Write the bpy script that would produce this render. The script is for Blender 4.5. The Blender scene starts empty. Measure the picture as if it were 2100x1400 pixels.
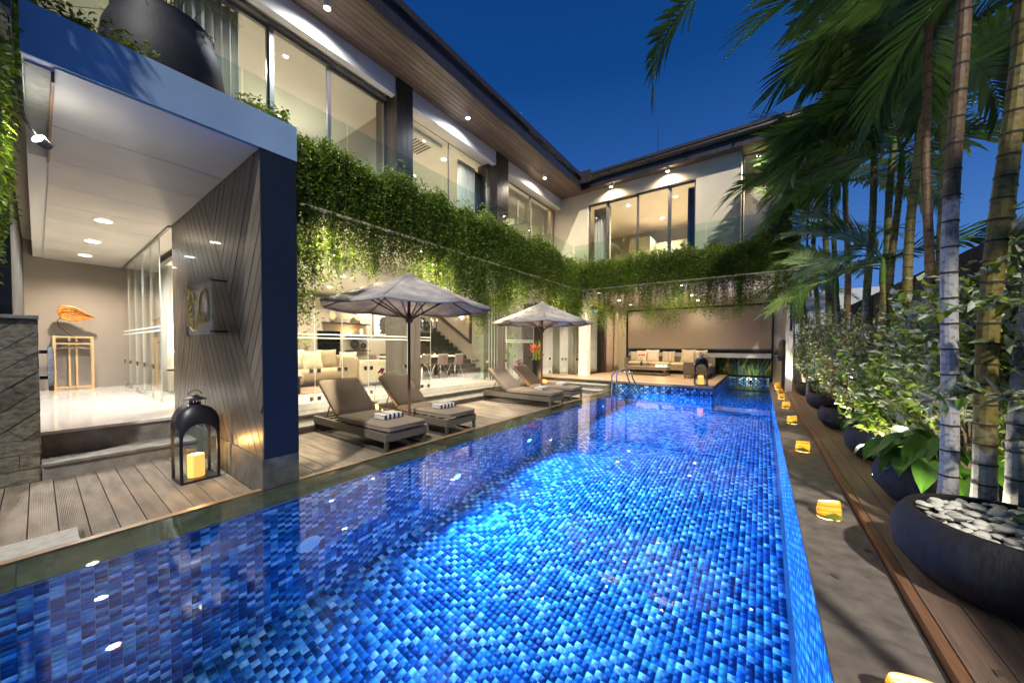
import bpy, math, random
import numpy as np
from mathutils import Vector, Matrix
random.seed(7); RNG = np.random.default_rng(11)
R = math.radians; PI = math.pi
S = bpy.context.scene
COL = S.collection

# ------------------------------------------------------------------ camera
CAMZ = 1.4
F_PX, YAW, PITCH, ROLL = 704.5, 0.62666, -0.023674, 0.004129
_fw = Vector((-math.sin(YAW)*math.cos(PITCH), math.cos(YAW)*math.cos(PITCH), math.sin(PITCH)))
_rt = Vector((math.cos(YAW), math.sin(YAW), 0)); _up = _rt.cross(_fw)
_r2 = _rt*math.cos(ROLL) + _up*math.sin(ROLL); _u2 = _up*math.cos(ROLL) - _rt*math.sin(ROLL)
cam_d = bpy.data.cameras.new('camera'); cam = bpy.data.objects.new('camera', cam_d); COL.objects.link(cam)
cam_d.sensor_width = 36; cam_d.lens = F_PX/2100*36; cam_d.shift_y = 26.2/2100
cam_d.clip_start = 0.05; cam_d.clip_end = 1000
m = Matrix((_r2, _u2, -_fw)).transposed().to_4x4(); m.translation = (0, 0, CAMZ)
cam.matrix_world = m
S.camera = cam
def project(p):
    v = Vector(p) - Vector((0, 0, CAMZ)); a = v.dot(_fw)
    if a < .05: return None
    return (1050 + F_PX*v.dot(_r2)/a, 726.2 - F_PX*v.dot(_u2)/a, a)

# ------------------------------------------------------------------ world / dusk sky
W = bpy.data.worlds.new('World'); S.world = W; W.use_nodes = True
nt = W.node_tree; nt.nodes.clear()
def wn(t, **k):
    n = nt.nodes.new(t)
    for a, b in k.items(): setattr(n, a, b)
    return n
out = wn('ShaderNodeOutputWorld'); bg = wn('ShaderNodeBackground')
tc = wn('ShaderNodeTexCoord'); sep = wn('ShaderNodeSeparateXYZ'); nt.links.new(tc.outputs['Generated'], sep.inputs[0])
rmp = wn('ShaderNodeValToRGB'); nt.links.new(sep.outputs['Z'], rmp.inputs[0])
cr = rmp.color_ramp
cr.elements[1].position = 1.0; cr.elements[0].color = (.10, .225, .50, 1); cr.elements[1].color = (.002, .022, .11, 1)
for pos, c in ((.16, (.058, .165, .44)), (.34, (.024, .098, .33)), (.6, (.004, .045, .19))):
    e = cr.elements.new(pos); e.color = (*c, 1)
# a few stars
vor = wn('ShaderNodeTexVoronoi'); vor.inputs['Scale'].default_value = 26; nt.links.new(tc.outputs['Generated'], vor.inputs['Vector'])
lt = wn('ShaderNodeMath', operation='LESS_THAN'); nt.links.new(vor.outputs['Distance'], lt.inputs[0]); lt.inputs[1].default_value = .016
rsep = wn('ShaderNodeSeparateColor'); nt.links.new(vor.outputs['Color'], rsep.inputs[0])
gt = wn('ShaderNodeMath', operation='GREATER_THAN'); nt.links.new(rsep.outputs[0], gt.inputs[0]); gt.inputs[1].default_value = .72
mu = wn('ShaderNodeMath', operation='MULTIPLY'); nt.links.new(lt.outputs[0], mu.inputs[0]); nt.links.new(gt.outputs[0], mu.inputs[1])
mu2 = wn('ShaderNodeMath', operation='MULTIPLY'); nt.links.new(mu.outputs[0], mu2.inputs[0]); mu2.inputs[1].default_value = .9
add = wn('ShaderNodeMix', data_type='RGBA', blend_type='ADD'); add.inputs[0].default_value = 1
nt.links.new(rmp.outputs[0], add.inputs[6]); nt.links.new(mu2.outputs[0], add.inputs[7])
nt.links.new(add.outputs[2], bg.inputs[0]); bg.inputs[1].default_value = .29
nt.links.new(bg.outputs[0], out.inputs[0])
# moonlight-like low sun, from behind the camera on the right, above the palms
sd = bpy.data.lights.new('moon_sun', 'SUN'); sd.energy = .95; sd.angle = R(2.2); sd.color = (1.0, .95, .86)
so = bpy.data.objects.new('moon_sun', sd); COL.objects.link(so)
so.rotation_euler = Vector((-.36, .60, -.715)).to_track_quat('-Z', 'Y').to_euler()
S.view_settings.view_transform = 'Standard'; S.view_settings.look = 'None'
S.view_settings.exposure = 2.15; S.view_settings.gamma = 1
cy = S.cycles
cy.max_bounces = 8; cy.diffuse_bounces = 3; cy.glossy_bounces = 4; cy.transmission_bounces = 4; cy.transparent_max_bounces = 16
cy.caustics_reflective = False; cy.caustics_refractive = True; cy.sample_clamp_indirect = 4; cy.blur_glossy = .5
cy.use_denoising = True; cy.use_adaptive_sampling = True; cy.adaptive_threshold = .015

# ------------------------------------------------------------------ materials
MT = {}
def M(name, col, rough=.5, metal=0., var=.12, vs=4., bump=0., bs=40., stretch=(1, 1, 1), col2=None, rnd=0., spec=.4, emis=0., ecol=None, coat=0., isl=0., trl=0., wave=None, detail=5):
    m = bpy.data.materials.new(name); m.use_nodes = True; n = m.node_tree.nodes; L = m.node_tree.links
    b = n['Principled BSDF']; MT[name] = m
    b.inputs['Roughness'].default_value = rough; b.inputs['Metallic'].default_value = metal
    b.inputs['Specular IOR Level'].default_value = spec; b.inputs['Coat Weight'].default_value = coat
    t = n.new('ShaderNodeTexCoord'); mp = n.new('ShaderNodeMapping'); mp.inputs['Scale'].default_value = stretch
    L.new(t.outputs['Object'], mp.inputs[0])
    if rnd or isl:
        oi = n.new('ShaderNodeObjectInfo'); ad = n.new('ShaderNodeVectorMath'); ad.operation = 'ADD'
        sc = n.new('ShaderNodeMath'); sc.operation = 'MULTIPLY'; sc.inputs[1].default_value = 37.; L.new(oi.outputs['Random'], sc.inputs[0])
        L.new(mp.outputs[0], ad.inputs[0]); L.new(sc.outputs[0], ad.inputs[1]); vec = ad.outputs[0]
    else: vec = mp.outputs[0]
    nz = n.new('ShaderNodeTexNoise'); nz.inputs['Scale'].default_value = vs; nz.inputs['Detail'].default_value = detail; L.new(vec, nz.inputs['Vector'])
    c2 = col2 if col2 else tuple(min(1, c*(1+var)) for c in col); c1 = col if col2 else tuple(c*(1-var) for c in col)
    rp = n.new('ShaderNodeValToRGB'); rp.color_ramp.elements[0].position = .32; rp.color_ramp.elements[1].position = .68
    rp.color_ramp.elements[0].color = (*c1, 1); rp.color_ramp.elements[1].color = (*c2, 1); L.new(nz.outputs[0], rp.inputs[0])
    c = rp.outputs[0]
    if rnd or isl:
        hs = n.new('ShaderNodeHueSaturation'); mr = n.new('ShaderNodeMapRange'); a = rnd or isl
        mr.inputs[3].default_value = 1-a; mr.inputs[4].default_value = 1+a
        if isl:
            g = n.new('ShaderNodeNewGeometry'); L.new(g.outputs['Random Per Island'], mr.inputs[0])
            mh = n.new('ShaderNodeMapRange'); mh.inputs[3].default_value = .5-isl*.05; mh.inputs[4].default_value = .5+isl*.03
            L.new(g.outputs['Random Per Island'], mh.inputs[0]); L.new(mh.outputs[0], hs.inputs['Hue'])
        else: L.new(oi.outputs['Random'], mr.inputs[0])
        L.new(mr.outputs[0], hs.inputs['Value']); L.new(c, hs.inputs['Color']); c = hs.outputs[0]
    L.new(c, b.inputs['Base Color'])
    if bump or wave:
        bp = n.new('ShaderNodeBump'); bp.inputs['Strength'].default_value = bump or .4; bp.inputs['Distance'].default_value = .01
        if wave:
            wv = n.new('ShaderNodeTexWave'); wv.bands_direction = wave[0]; wv.inputs['Scale'].default_value = wave[1]; wv.inputs['Distortion'].default_value = wave[2] if len(wave) > 2 else 0
            L.new(t.outputs['Object'], wv.inputs[0]); L.new(wv.outputs['Fac'], bp.inputs['Height'])
        else:
            nb = n.new('ShaderNodeTexNoise'); nb.inputs['Scale'].default_value = bs; nb.inputs['Detail'].default_value = 4; L.new(vec, nb.inputs['Vector']); L.new(nb.outputs[0], bp.inputs['Height'])
        L.new(bp.outputs[0], b.inputs['Normal'])
    if emis:
        b.inputs['Emission Strength'].default_value = emis
        if ecol: b.inputs['Emission Color'].default_value = (*ecol, 1)
        else: L.new(c, b.inputs['Emission Color'])
    if trl:
        tr = n.new('ShaderNodeBsdfTranslucent'); L.new(c, tr.inputs[0]); mx = n.new('ShaderNodeMixShader'); mx.inputs[0].default_value = trl
        L.new(b.outputs[0], mx.inputs[1]); L.new(tr.outputs[0], mx.inputs[2]); L.new(mx.outputs[0], n['Material Output'].inputs[0])
    return m
def glassy(name, tint, ior, rough=0., bump=0., bscale=3., gl=1., refract=0., milky=0.):
    m = bpy.data.materials.new(name); m.use_nodes = True; n = m.node_tree.nodes; L = m.node_tree.links; n.clear(); MT[name] = m
    o = n.new('ShaderNodeOutputMaterial'); tr = n.new('ShaderNodeBsdfRefraction' if refract else 'ShaderNodeBsdfTransparent'); tr.inputs[0].default_value = (*tint, 1)
    if refract: tr.inputs['IOR'].default_value = refract; tr.inputs['Roughness'].default_value = 0
    g = n.new('ShaderNodeBsdfGlossy'); g.inputs['Roughness'].default_value = rough; g.inputs[0].default_value = (gl, gl, gl, 1)
    lw = n.new('ShaderNodeLayerWeight'); lw.inputs[0].default_value = .5; pw = n.new('ShaderNodeMath'); pw.operation = 'POWER'; pw.inputs[1].default_value = 5; L.new(lw.outputs['Facing'], pw.inputs[0])
    f0 = ((ior-1)/(ior+1))**2; f = n.new('ShaderNodeMath'); f.operation = 'MULTIPLY_ADD'; f.inputs[1].default_value = 1-f0; f.inputs[2].default_value = f0; L.new(pw.outputs[0], f.inputs[0]); mx = n.new('ShaderNodeMixShader')
    if bump:
        t = n.new('ShaderNodeTexCoord'); nz = n.new('ShaderNodeTexNoise'); nz.inputs['Scale'].default_value = bscale; nz.inputs['Detail'].default_value = 2
        L.new(t.outputs['Object'], nz.inputs['Vector'])
        bp = n.new('ShaderNodeBump'); bp.inputs['Strength'].default_value = bump; bp.inputs['Distance'].default_value = .02; L.new(nz.outputs[0], bp.inputs['Height'])
        L.new(bp.outputs[0], g.inputs['Normal']); refract and L.new(bp.outputs[0], tr.inputs['Normal']); L.new(bp.outputs[0], lw.inputs['Normal'])
    base = tr.outputs[0]
    if milky:
        df = n.new('ShaderNodeBsdfDiffuse'); df.inputs[0].default_value = (.75, .74, .70, 1); m0 = n.new('ShaderNodeMixShader'); m0.inputs[0].default_value = milky; L.new(tr.outputs[0], m0.inputs[1]); L.new(df.outputs[0], m0.inputs[2]); base = m0.outputs[0]
    L.new(f.outputs[0], mx.inputs[0]); L.new(base, mx.inputs[1]); L.new(g.outputs[0], mx.inputs[2]); L.new(mx.outputs[0], o.inputs[0])
    return m
glassy('water', (.62, .88, 1.0), 1.46, bump=.03, bscale=2.2, refract=1.33)
glassy('glass', (.95, .975, .96), 1.42)
glassy('glass_green', (.86, .93, .89), 1.42)
glassy('acrylic', (.92, .92, .9), 1.5, milky=.22)
def emit(name, col, st):
    m = bpy.data.materials.new(name); m.use_nodes = True; n = m.node_tree.nodes; n.clear(); MT[name] = m
    o = n.new('ShaderNodeOutputMaterial'); e = n.new('ShaderNodeEmission'); e.inputs[0].default_value = (*col, 1); e.inputs[1].default_value = st
    m.node_tree.links.new(e.outputs[0], o.inputs[0]); return m
emit('lamp_warm', (1, .86, .66), 14); emit('lamp_cool', (.93, .95, 1), 14); emit('flame', (1, .62, .22), 3); emit('pool_lamp', (.10, .62, 1), 3); emit('led', (1, .88, .68), .06)

M('deck_wood', (.215, .178, .138), .6, var=.34, vs=2.2, stretch=(1, 5, 1), rnd=.16, bump=.35, wave=('Y', 33., .2))
M('deck_wood_long', (.19, .125, .09), .55, var=.25, vs=3, stretch=(14, 1, 1), rnd=.15, bump=.35, wave=('X', 33., .2))
M('terrace_wood', (.33, .235, .15), .5, var=.12, vs=3, stretch=(1, 10, 1), rnd=.08)
M('trim_wood', (.22, .11, .06), .5, var=.25, vs=6, stretch=(20, 1, 1), rnd=.08)
M('eave_wood', (.14, .095, .065), .5, var=.35, vs=5, stretch=(12, .6, 1), rnd=.16, bump=.1, bs=30)
M('dark_timber', (.035, .028, .025), .32, var=.35, vs=5, stretch=(8, 8, .6), bump=.25, bs=25, coat=.3, rnd=.1)
M('plank_grey', (.105, .095, .082), .5, var=.3, vs=5, stretch=(9, 9, .5), bump=.2, bs=30, rnd=.14)
M('chevron_board', (.105, .09, .072), .36, var=.22, vs=3, bump=.2, bs=22, coat=.12, rnd=.14)
M('navy_paint', (.006, .011, .022), .5, var=.1, vs=2, bump=.05, bs=60)
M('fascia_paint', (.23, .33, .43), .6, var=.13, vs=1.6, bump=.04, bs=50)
M('white_paint', (.70, .68, .64), .6, var=.03, vs=2)
M('cream_paint', (.60, .53, .38), .6, var=.04, vs=2)
M('ceiling_paint', (.70, .67, .62), .6, var=.03, vs=2)
M('soffit_panel', (.62, .585, .53), .55, var=.07, vs=1.5, rnd=.03)
M('taupe_paint', (.30, .26, .225), .6, var=.04, vs=2)
M('beige_wall', (.40, .345, .28), .6, var=.04, vs=2)
M('marble', (.62, .60, .57), .12, var=.06, vs=1.6, stretch=(1, 5, 1), coat=.3)
M('stone_grey', (.19, .185, .165), .6, var=.3, vs=7, bump=.15, bs=50, rnd=.12)
M('stone_wet', (.27, .17, .085), .35, var=.3, vs=8, bump=.1, bs=60, rnd=.12)
M('stone_clad', (.125, .115, .085), .7, var=.5, vs=14, bump=.6, bs=45, rnd=.4, stretch=(1, 1, 2))
M('coping_stone', (.16, .135, .115), .7, var=.3, vs=11, detail=9, bump=.25, bs=90, rnd=.12)
M('pale_slab', (.38, .36, .32), .7, var=.15, vs=20, bump=.2, bs=120)
M('grout', (.40, .52, .60), .6, var=.05)
M('dark_stone', (.04, .038, .034), .6, var=.4, vs=5, bump=.3, bs=20)
TILEC = [(.008, .04, .13), (.012, .075, .22), (.03, .17, .38), (.15, .36, .54), (.62, .70, .74), (.18, .44, .50)]
for i, c in enumerate(TILEC): M('tile_%d' % i, c, .45, var=.3, vs=30, isl=.18, spec=.25)
M('stone_plinth', (.085, .088, .08), .6, var=.35, vs=8, bump=.2, bs=40)
M('leaf_red', (.22, .07, .05), .5, var=.3, isl=.3, trl=.25)
M('earth', (.05, .04, .03), .9, var=.3, bump=.3)
M('wicker', (.105, .092, .075), .6, var=.3, vs=60, bump=.6, bs=110)
M('wicker_light', (.20, .165, .125), .6, var=.25, vs=60, bump=.6, bs=110)
M('metal_grey', (.14, .13, .12), .4, metal=.6, var=.1)
M('alu', (.24, .23, .22), .35, metal=.7, var=.05)
M('dark_metal', (.022, .021, .022), .42, metal=.4, var=.2)
M('black_enamel', (.018, .018, .022), .38, var=.2)
M('chrome', (.72, .73, .75), .1, metal=1., var=.02)
M('cushion_taupe', (.235, .19, .145), .9, var=.06, vs=6, bump=.12, bs=220)
M('cushion_cream', (.48, .41, .29), .9, var=.06, vs=8, bump=.15, bs=90)
M('cushion_white', (.62, .55, .44), .9, var=.04, bump=.1, bs=90)
M('sofa_beige', (.30, .235, .15), .9, var=.05, bump=.1, bs=150)
M('parasol_cloth', (.26, .24, .23), .85, vs=4.5, col2=(.47, .44, .42), bump=.25, bs=7, trl=.3)
M('parasol_wood', (.16, .08, .045), .45, var=.25, stretch=(6, 6, 1), bump=.1)
M('curtain_white', (.66, .64, .58), .9, var=.03, trl=.3)
M('curtain_pink', (.50, .38, .31), .9, var=.05, trl=.2)
M('blind_fabric', (.36, .30, .23), .8, var=.06, vs=3, stretch=(1, 1, 18), trl=.1)
M('slat', (.52, .48, .40), .6, var=.04)
M('towel_grey', (.36, .39, .43), .95, var=.25, vs=40, bump=.5, bs=150)
M('chair_shell', (.15, .12, .095), .5, var=.05)
M('pot_black', (.012, .011, .012), .75, var=.5, vs=9, bump=.7, bs=14, stretch=(5, 5, .5))
M('pot_navy', (.010, .011, .015), .6, var=.35, vs=4, bump=.15, bs=25)
M('ceramic_white', (.72, .70, .66), .3, var=.03)
M('ceramic_pink', (.62, .46, .38), .4, var=.05)
M('pebble', (.60, .575, .50), .5, var=.15, vs=12, rnd=.18)
M('soil', (.03, .022, .016), .9, var=.3, bump=.5)
M('candle_wax', (.80, .42, .10), .5, var=.1, vs=9, emis=.36, ecol=(1, .42, .09))
M('gold', (.62, .45, .08), .35, var=.08, spec=.6)
M('stand_wood', (.55, .36, .18), .5, var=.12, stretch=(8, 8, 1))
M('leaf_wood', (.46, .19, .04), .4, var=.4, vs=9, stretch=(1, 1, 1), bump=.2, bs=20)
M('statue', (.06, .05, .04), .6, var=.3, bump=.3)
M('leaf_vine', (.15, .22, .018), .5, var=.3, vs=1.2, isl=.5, trl=.35)
M('leaf_vine_dark', (.13, .20, .022), .5, var=.3, vs=1.2, isl=.5, trl=.3)
M('leaf_palm', (.045, .105, .018), .42, var=.3, vs=2, isl=.35, trl=.22)
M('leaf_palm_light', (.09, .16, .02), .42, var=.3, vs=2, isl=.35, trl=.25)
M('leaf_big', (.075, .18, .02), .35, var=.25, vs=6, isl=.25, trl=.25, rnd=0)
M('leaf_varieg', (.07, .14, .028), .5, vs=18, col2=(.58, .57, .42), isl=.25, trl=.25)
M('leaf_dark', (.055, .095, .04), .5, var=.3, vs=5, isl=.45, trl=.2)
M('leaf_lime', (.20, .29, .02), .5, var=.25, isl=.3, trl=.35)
M('twig', (.12, .085, .055), .8, var=.3)
M('petal_magenta', (.34, .012, .11), .6, var=.15)
M('petal_white', (.78, .75, .68), .6, var=.04)
M('petal_red', (.62, .05, .02), .5, var=.15)
M('petal_yellow', (.62, .5, .08), .5, var=.15)
M('petal_pinkred', (.6, .15, .13), .5, var=.15)
M('stem_green', (.12, .26, .04), .5, var=.2)
M('coral', (.5, .4, .24), .6, var=.1)
M('paper', (.66, .62, .54), .7, var=.02)
M('ink', (.05, .045, .04), .7, var=.3, vs=12)
M('screen_black', (.006, .008, .01), .12, var=.1)
M('fence_black', (.016, .016, .018), .7, var=.4, vs=5, bump=.4, bs=60, rnd=.2)
M('wall_bluewhite', (.50, .53, .56), .7, var=.12, vs=1.4)
M('stair_dark', (.075, .066, .056), .45, var=.15)
M('frost', (.62, .66, .62), .6, var=.02)
M('lens_green', (.5, .55, .5), .3, var=.02)
M('rug', (.30, .20, .14), .95, var=.3, vs=20)
M('banana_leaf', (.24, .30, .03), .5, var=.2, emis=.05)
M('lantern_a', (.92, .74, .34), .6, var=.06, vs=8, emis=.05, ecol=(1, .50, .13), trl=.6)
M('lantern_b', (.78, .60, .10), .6, var=.06, vs=8, emis=.03, ecol=(1, .55, .03), trl=.5)
M('lantern_green', (.22, .26, .05), .5, var=.2, vs=8, emis=.01, ecol=(.6, .62, .06), trl=.2)
def trunk_mat(name, low, up, zc, zw):
    m = bpy.data.materials.new(name); m.use_nodes = True; n = m.node_tree.nodes; L = m.node_tree.links; MT[name] = m; b = n['Principled BSDF']; b.inputs['Roughness'].default_value = .6
    t = n.new('ShaderNodeTexCoord'); sp = n.new('ShaderNodeSeparateXYZ'); L.new(t.outputs['Object'], sp.inputs[0])
    nz = n.new('ShaderNodeTexNoise'); nz.inputs['Scale'].default_value = 9; nz.inputs['Detail'].default_value = 6; L.new(t.outputs['Object'], nz.inputs['Vector'])
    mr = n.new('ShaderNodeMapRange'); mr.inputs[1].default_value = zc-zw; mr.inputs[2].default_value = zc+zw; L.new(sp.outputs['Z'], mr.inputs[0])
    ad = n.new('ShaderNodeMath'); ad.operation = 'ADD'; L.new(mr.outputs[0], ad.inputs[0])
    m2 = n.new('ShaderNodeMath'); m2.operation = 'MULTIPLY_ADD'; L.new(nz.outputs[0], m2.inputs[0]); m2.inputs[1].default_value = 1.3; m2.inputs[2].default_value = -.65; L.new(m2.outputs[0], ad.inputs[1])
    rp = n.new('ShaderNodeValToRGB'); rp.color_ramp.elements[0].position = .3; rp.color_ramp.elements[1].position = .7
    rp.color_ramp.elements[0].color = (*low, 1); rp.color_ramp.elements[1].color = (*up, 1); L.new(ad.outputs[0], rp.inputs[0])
    n2 = n.new('ShaderNodeTexNoise'); n2.inputs['Scale'].default_value = 34; n2.inputs['Detail'].default_value = 4; L.new(t.outputs['Object'], n2.inputs['Vector'])
    r2 = n.new('ShaderNodeValToRGB'); r2.color_ramp.elements[0].position = .36; r2.color_ramp.elements[1].position = .5; r2.color_ramp.elements[0].color = (.42, .36, .3, 1); L.new(n2.outputs[0], r2.inputs[0])
    mx = n.new('ShaderNodeMix'); mx.data_type = 'RGBA'; mx.blend_type = 'MULTIPLY'; mx.inputs[0].default_value = .8; L.new(rp.outputs[0], mx.inputs[6]); L.new(r2.outputs[0], mx.inputs[7])
    L.new(mx.outputs[2], b.inputs['Base Color'])
    bp = n.new('ShaderNodeBump'); bp.inputs['Strength'].default_value = .3; bp.inputs['Distance'].default_value = .01; L.new(n2.outputs[0], bp.inputs['Height']); L.new(bp.outputs[0], b.inputs['Normal'])
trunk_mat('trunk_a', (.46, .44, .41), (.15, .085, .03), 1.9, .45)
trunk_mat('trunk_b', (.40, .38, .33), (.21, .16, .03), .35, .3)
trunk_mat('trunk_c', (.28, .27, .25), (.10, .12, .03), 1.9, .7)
M('trunk_ring', (.05, .042, .032), .8, var=.2)

ORG = {}
def tag(o, label=None, cat=None, group=None, kind=None):
    if label: o['label'] = label
    if cat: o['category'] = cat
    if group: o['group'] = group
    if kind: o['kind'] = kind
    return o
def thing(name, loc, label, cat, group=None, rz=0.):
    o = bpy.data.objects.new(name, None); o.empty_display_size = .1; o.location = loc; o.rotation_euler = (0, 0, rz)
    COL.objects.link(o); ORG[o.name] = Vector(loc); return tag(o, label, cat, group)
def link(name, me, parent=None, loc=(0, 0, 0), rot=None, scale=None):
    o = bpy.data.objects.new(name, me); COL.objects.link(o); o.parent = parent; o.location = loc
    if rot is not None: o.rotation_euler = rot
    if scale is not None: o.scale = scale
    return o
def dup(root, loc, rz=0., label=None, group=None):
    def cp(o, p):
        c = o.copy(); COL.objects.link(c); c.parent = p
        for ch in list(o.children): cp(ch, c)
        return c
    r = cp(root, None); r.location = loc; r.rotation_euler = (0, 0, rz)
    if label: r['label'] = label
    if group: r['group'] = group
    return r
class MB:
    def __init__(s): s.v = []; s.f = []; s.m = []; s.mi = 0
    def _a(s, vs, fs):
        b = len(s.v); s.v += [tuple(v) for v in vs]; s.f += [tuple(b+i for i in f) for f in fs]; s.m += [s.mi]*len(fs); return s
    def box(s, x0, x1, y0, y1, z0, z1, mat=None):
        vs = [Vector(p) for p in ((x0, y0, z0), (x1, y0, z0), (x1, y1, z0), (x0, y1, z0), (x0, y0, z1), (x1, y0, z1), (x1, y1, z1), (x0, y1, z1))]
        if mat is not None: vs = [mat @ v for v in vs]
        return s._a(vs, ((0, 3, 2, 1), (4, 5, 6, 7), (0, 1, 5, 4), (1, 2, 6, 5), (2, 3, 7, 6), (3, 0, 4, 7)))
    def bar(s, a, b, w, h=None):
        a = Vector(a); b = Vector(b); d = b-a; L = d.length; q = d.to_track_quat('X', 'Z').to_matrix().to_4x4(); q.translation = a; h = h or w
        return s.box(0, L, -w/2, w/2, -h/2, h/2, q)
    def tube(s, pts, r, n=8, cap=True):
        pts = [Vector(p) for p in pts]; k = len(pts); rs = r if isinstance(r, (list, tuple)) else [r]*k
        vs = []; fs = []; prev = None
        for i, p in enumerate(pts):
            d = (pts[min(i+1, k-1)]-pts[max(i-1, 0)]).normalized()
            if prev is None:
                u = d.orthogonal().normalized()
            else:
                u = (prev - d*prev.dot(d)); u = u.normalized() if u.length > 1e-6 else d.orthogonal().normalized()
            prev = u; w = d.cross(u)
            for j in range(n):
                a = 2*PI*j/n; vs.append(p+(u*math.cos(a)+w*math.sin(a))*rs[i])
        for i in range(k-1):
            for j in range(n):
                fs.append((i*n+j, i*n+(j+1) % n, (i+1)*n+(j+1) % n, (i+1)*n+j))
        if cap: fs.append(tuple(range(n-1, -1, -1))); fs.append(tuple((k-1)*n+j for j in range(n)))
        return s._a(vs, fs)
    def lathe(s, prof, n=24, c=(0, 0, 0), cap=False, mat=None):
        vs = []; fs = []
        for r, z in prof:
            for j in range(n):
                a = 2*PI*j/n; v = Vector((c[0]+r*math.cos(a), c[1]+r*math.sin(a), c[2]+z)); vs.append(mat @ v if mat is not None else v)
        k = len(prof)
        for i in range(k-1):
            for j in range(n): fs.append((i*n+j, i*n+(j+1) % n, (i+1)*n+(j+1) % n, (i+1)*n+j))
        if cap: fs.append(tuple(range(n-1, -1, -1))); fs.append(tuple((k-1)*n+j for j in range(n)))
        return s._a(vs, fs)
    def prism(s, poly, frame, t0, t1):
        # poly: 2D points; frame(u,v,t)->xyz
        n = len(poly); vs = [frame(u, v, t0) for u, v in poly]+[frame(u, v, t1) for u, v in poly]
        fs = [tuple(range(n-1, -1, -1)), tuple(range(n, 2*n))]+[(i, (i+1) % n, n+(i+1) % n, n+i) for i in range(n)]
        return s._a(vs, fs)
    def grid(s, fn, nu, nv):
        vs = [fn(i/nu, j/nv) for i in range(nu+1) for j in range(nv+1)]
        fs = [(i*(nv+1)+j, (i+1)*(nv+1)+j, (i+1)*(nv+1)+j+1, i*(nv+1)+j+1) for i in range(nu) for j in range(nv)]
        return s._a(vs, fs)
    def ell(s, c, r, n=10, k=7, mat=None):
        vs = []; fs = []
        for i in range(k+1):
            th = PI*i/k
            for j in range(n):
                a = 2*PI*j/n; v = Vector((r[0]*math.sin(th)*math.cos(a), r[1]*math.sin(th)*math.sin(a), r[2]*math.cos(th)))
                if mat is not None: v = mat @ v
                vs.append(v+Vector(c))
        for i in range(k):
            for j in range(n): fs.append((i*n+j, (i+1)*n+j, (i+1)*n+(j+1) % n, i*n+(j+1) % n))
        return s._a(vs, fs)
    def mesh(s, name, mats, smooth=False, off=None):
        me = bpy.data.meshes.new(name)
        v = s.v if off is None else [(a[0]-off[0], a[1]-off[1], a[2]-off[2]) for a in s.v]
        me.from_pydata(v, [], s.f); me.update()
        for mm in (mats if isinstance(mats, (list, tuple)) else [mats]): me.materials.append(MT[mm])
        if any(s.m): me.polygons.foreach_set('material_index', s.m)
        if smooth:
            me.polygons.foreach_set('use_smooth', [True]*len(me.polygons))
            try: me.set_sharp_from_angle(angle=R(38))
            except Exception: pass
        return me
    def build(s, name, mats, parent=None, smooth=False, bevel=0., world=False, seg=2):
        off = None
        if parent is not None and world:
            p = parent
            while p.parent is not None: p = p.parent
            off = p.location
        elif parent is None:
            a = np.array(s.v); off = Vector(((a[:, 0].min()+a[:, 0].max())/2, (a[:, 1].min()+a[:, 1].max())/2, a[:, 2].min()))
        o = link(name, s.mesh(name, mats, smooth, off), parent)
        if parent is None: o.location = off
        if bevel:
            b = o.modifiers.new('bevel', 'BEVEL'); b.width = bevel; b.segments = seg; b.limit_method = 'ANGLE'
        return o
def B(*a): return MB().box(*a)
def npmesh(name, V, F, mats, mi=None, smooth=False):
    me = bpy.data.meshes.new(name); V = np.asarray(V, dtype=np.float32); F = np.asarray(F, dtype=np.int32); n, k = F.shape
    me.vertices.add(len(V)); me.vertices.foreach_set('co', V.ravel())
    me.loops.add(n*k); me.loops.foreach_set('vertex_index', F.ravel())
    me.polygons.add(n); me.polygons.foreach_set('loop_start', np.arange(0, n*k, k, dtype=np.int32)); me.polygons.foreach_set('loop_total', np.full(n, k, dtype=np.int32))
    if mi is not None: me.polygons.foreach_set('material_index', np.asarray(mi, dtype=np.int32))
    if smooth: me.polygons.foreach_set('use_smooth', np.ones(n, dtype=bool))
    for mm in mats: me.materials.append(MT[mm])
    me.update(calc_edges=True); return me
def nrm(a): return a/np.maximum(np.linalg.norm(a, axis=1, keepdims=True), 1e-9)
def leafmesh(name, C, D, N, Ln, Wd, mats, mi=None, fold=.25):
    # each leaf: base, two sides, tip (pointed blade folded on its midrib)
    C = np.asarray(C); D = nrm(np.asarray(D)); N = np.asarray(N); N = nrm(N-D*(N*D).sum(1, keepdims=True)); Sd = np.cross(D, N)
    Ln = np.asarray(Ln)[:, None]; Wd = np.asarray(Wd)[:, None]
    b = C; t = C+D*Ln-N*Ln*.12; mid = C+D*Ln*.45
    l = mid+Sd*Wd*.5+N*Wd*fold; r = mid-Sd*Wd*.5+N*Wd*fold
    V = np.stack([b, l, t, r], 1).reshape(-1, 3); n = len(C); i = np.arange(n)*4
    F = np.concatenate([np.stack([i, i+2, i+1], 1), np.stack([i, i+3, i+2], 1)])
    m2 = None if mi is None else np.concatenate([mi, mi])
    return npmesh(name, V, F, mats, m2)
def clip(poly, a, b, c):   # keep a*x+b*y<=c
    o = []
    for i in range(len(poly)):
        p = poly[i]; q = poly[(i+1) % len(poly)]; dp = a*p[0]+b*p[1]-c; dq = a*q[0]+b*q[1]-c
        if dp <= 0: o.append(p)
        if dp*dq < 0:
            t = dp/(dp-dq); o.append((p[0]+(q[0]-p[0])*t, p[1]+(q[1]-p[1])*t))
    return o
def area(poly): return abs(sum(poly[i][0]*poly[(i+1) % len(poly)][1]-poly[(i+1) % len(poly)][0]*poly[i][1] for i in range(len(poly))))/2 if len(poly) > 2 else 0
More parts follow.
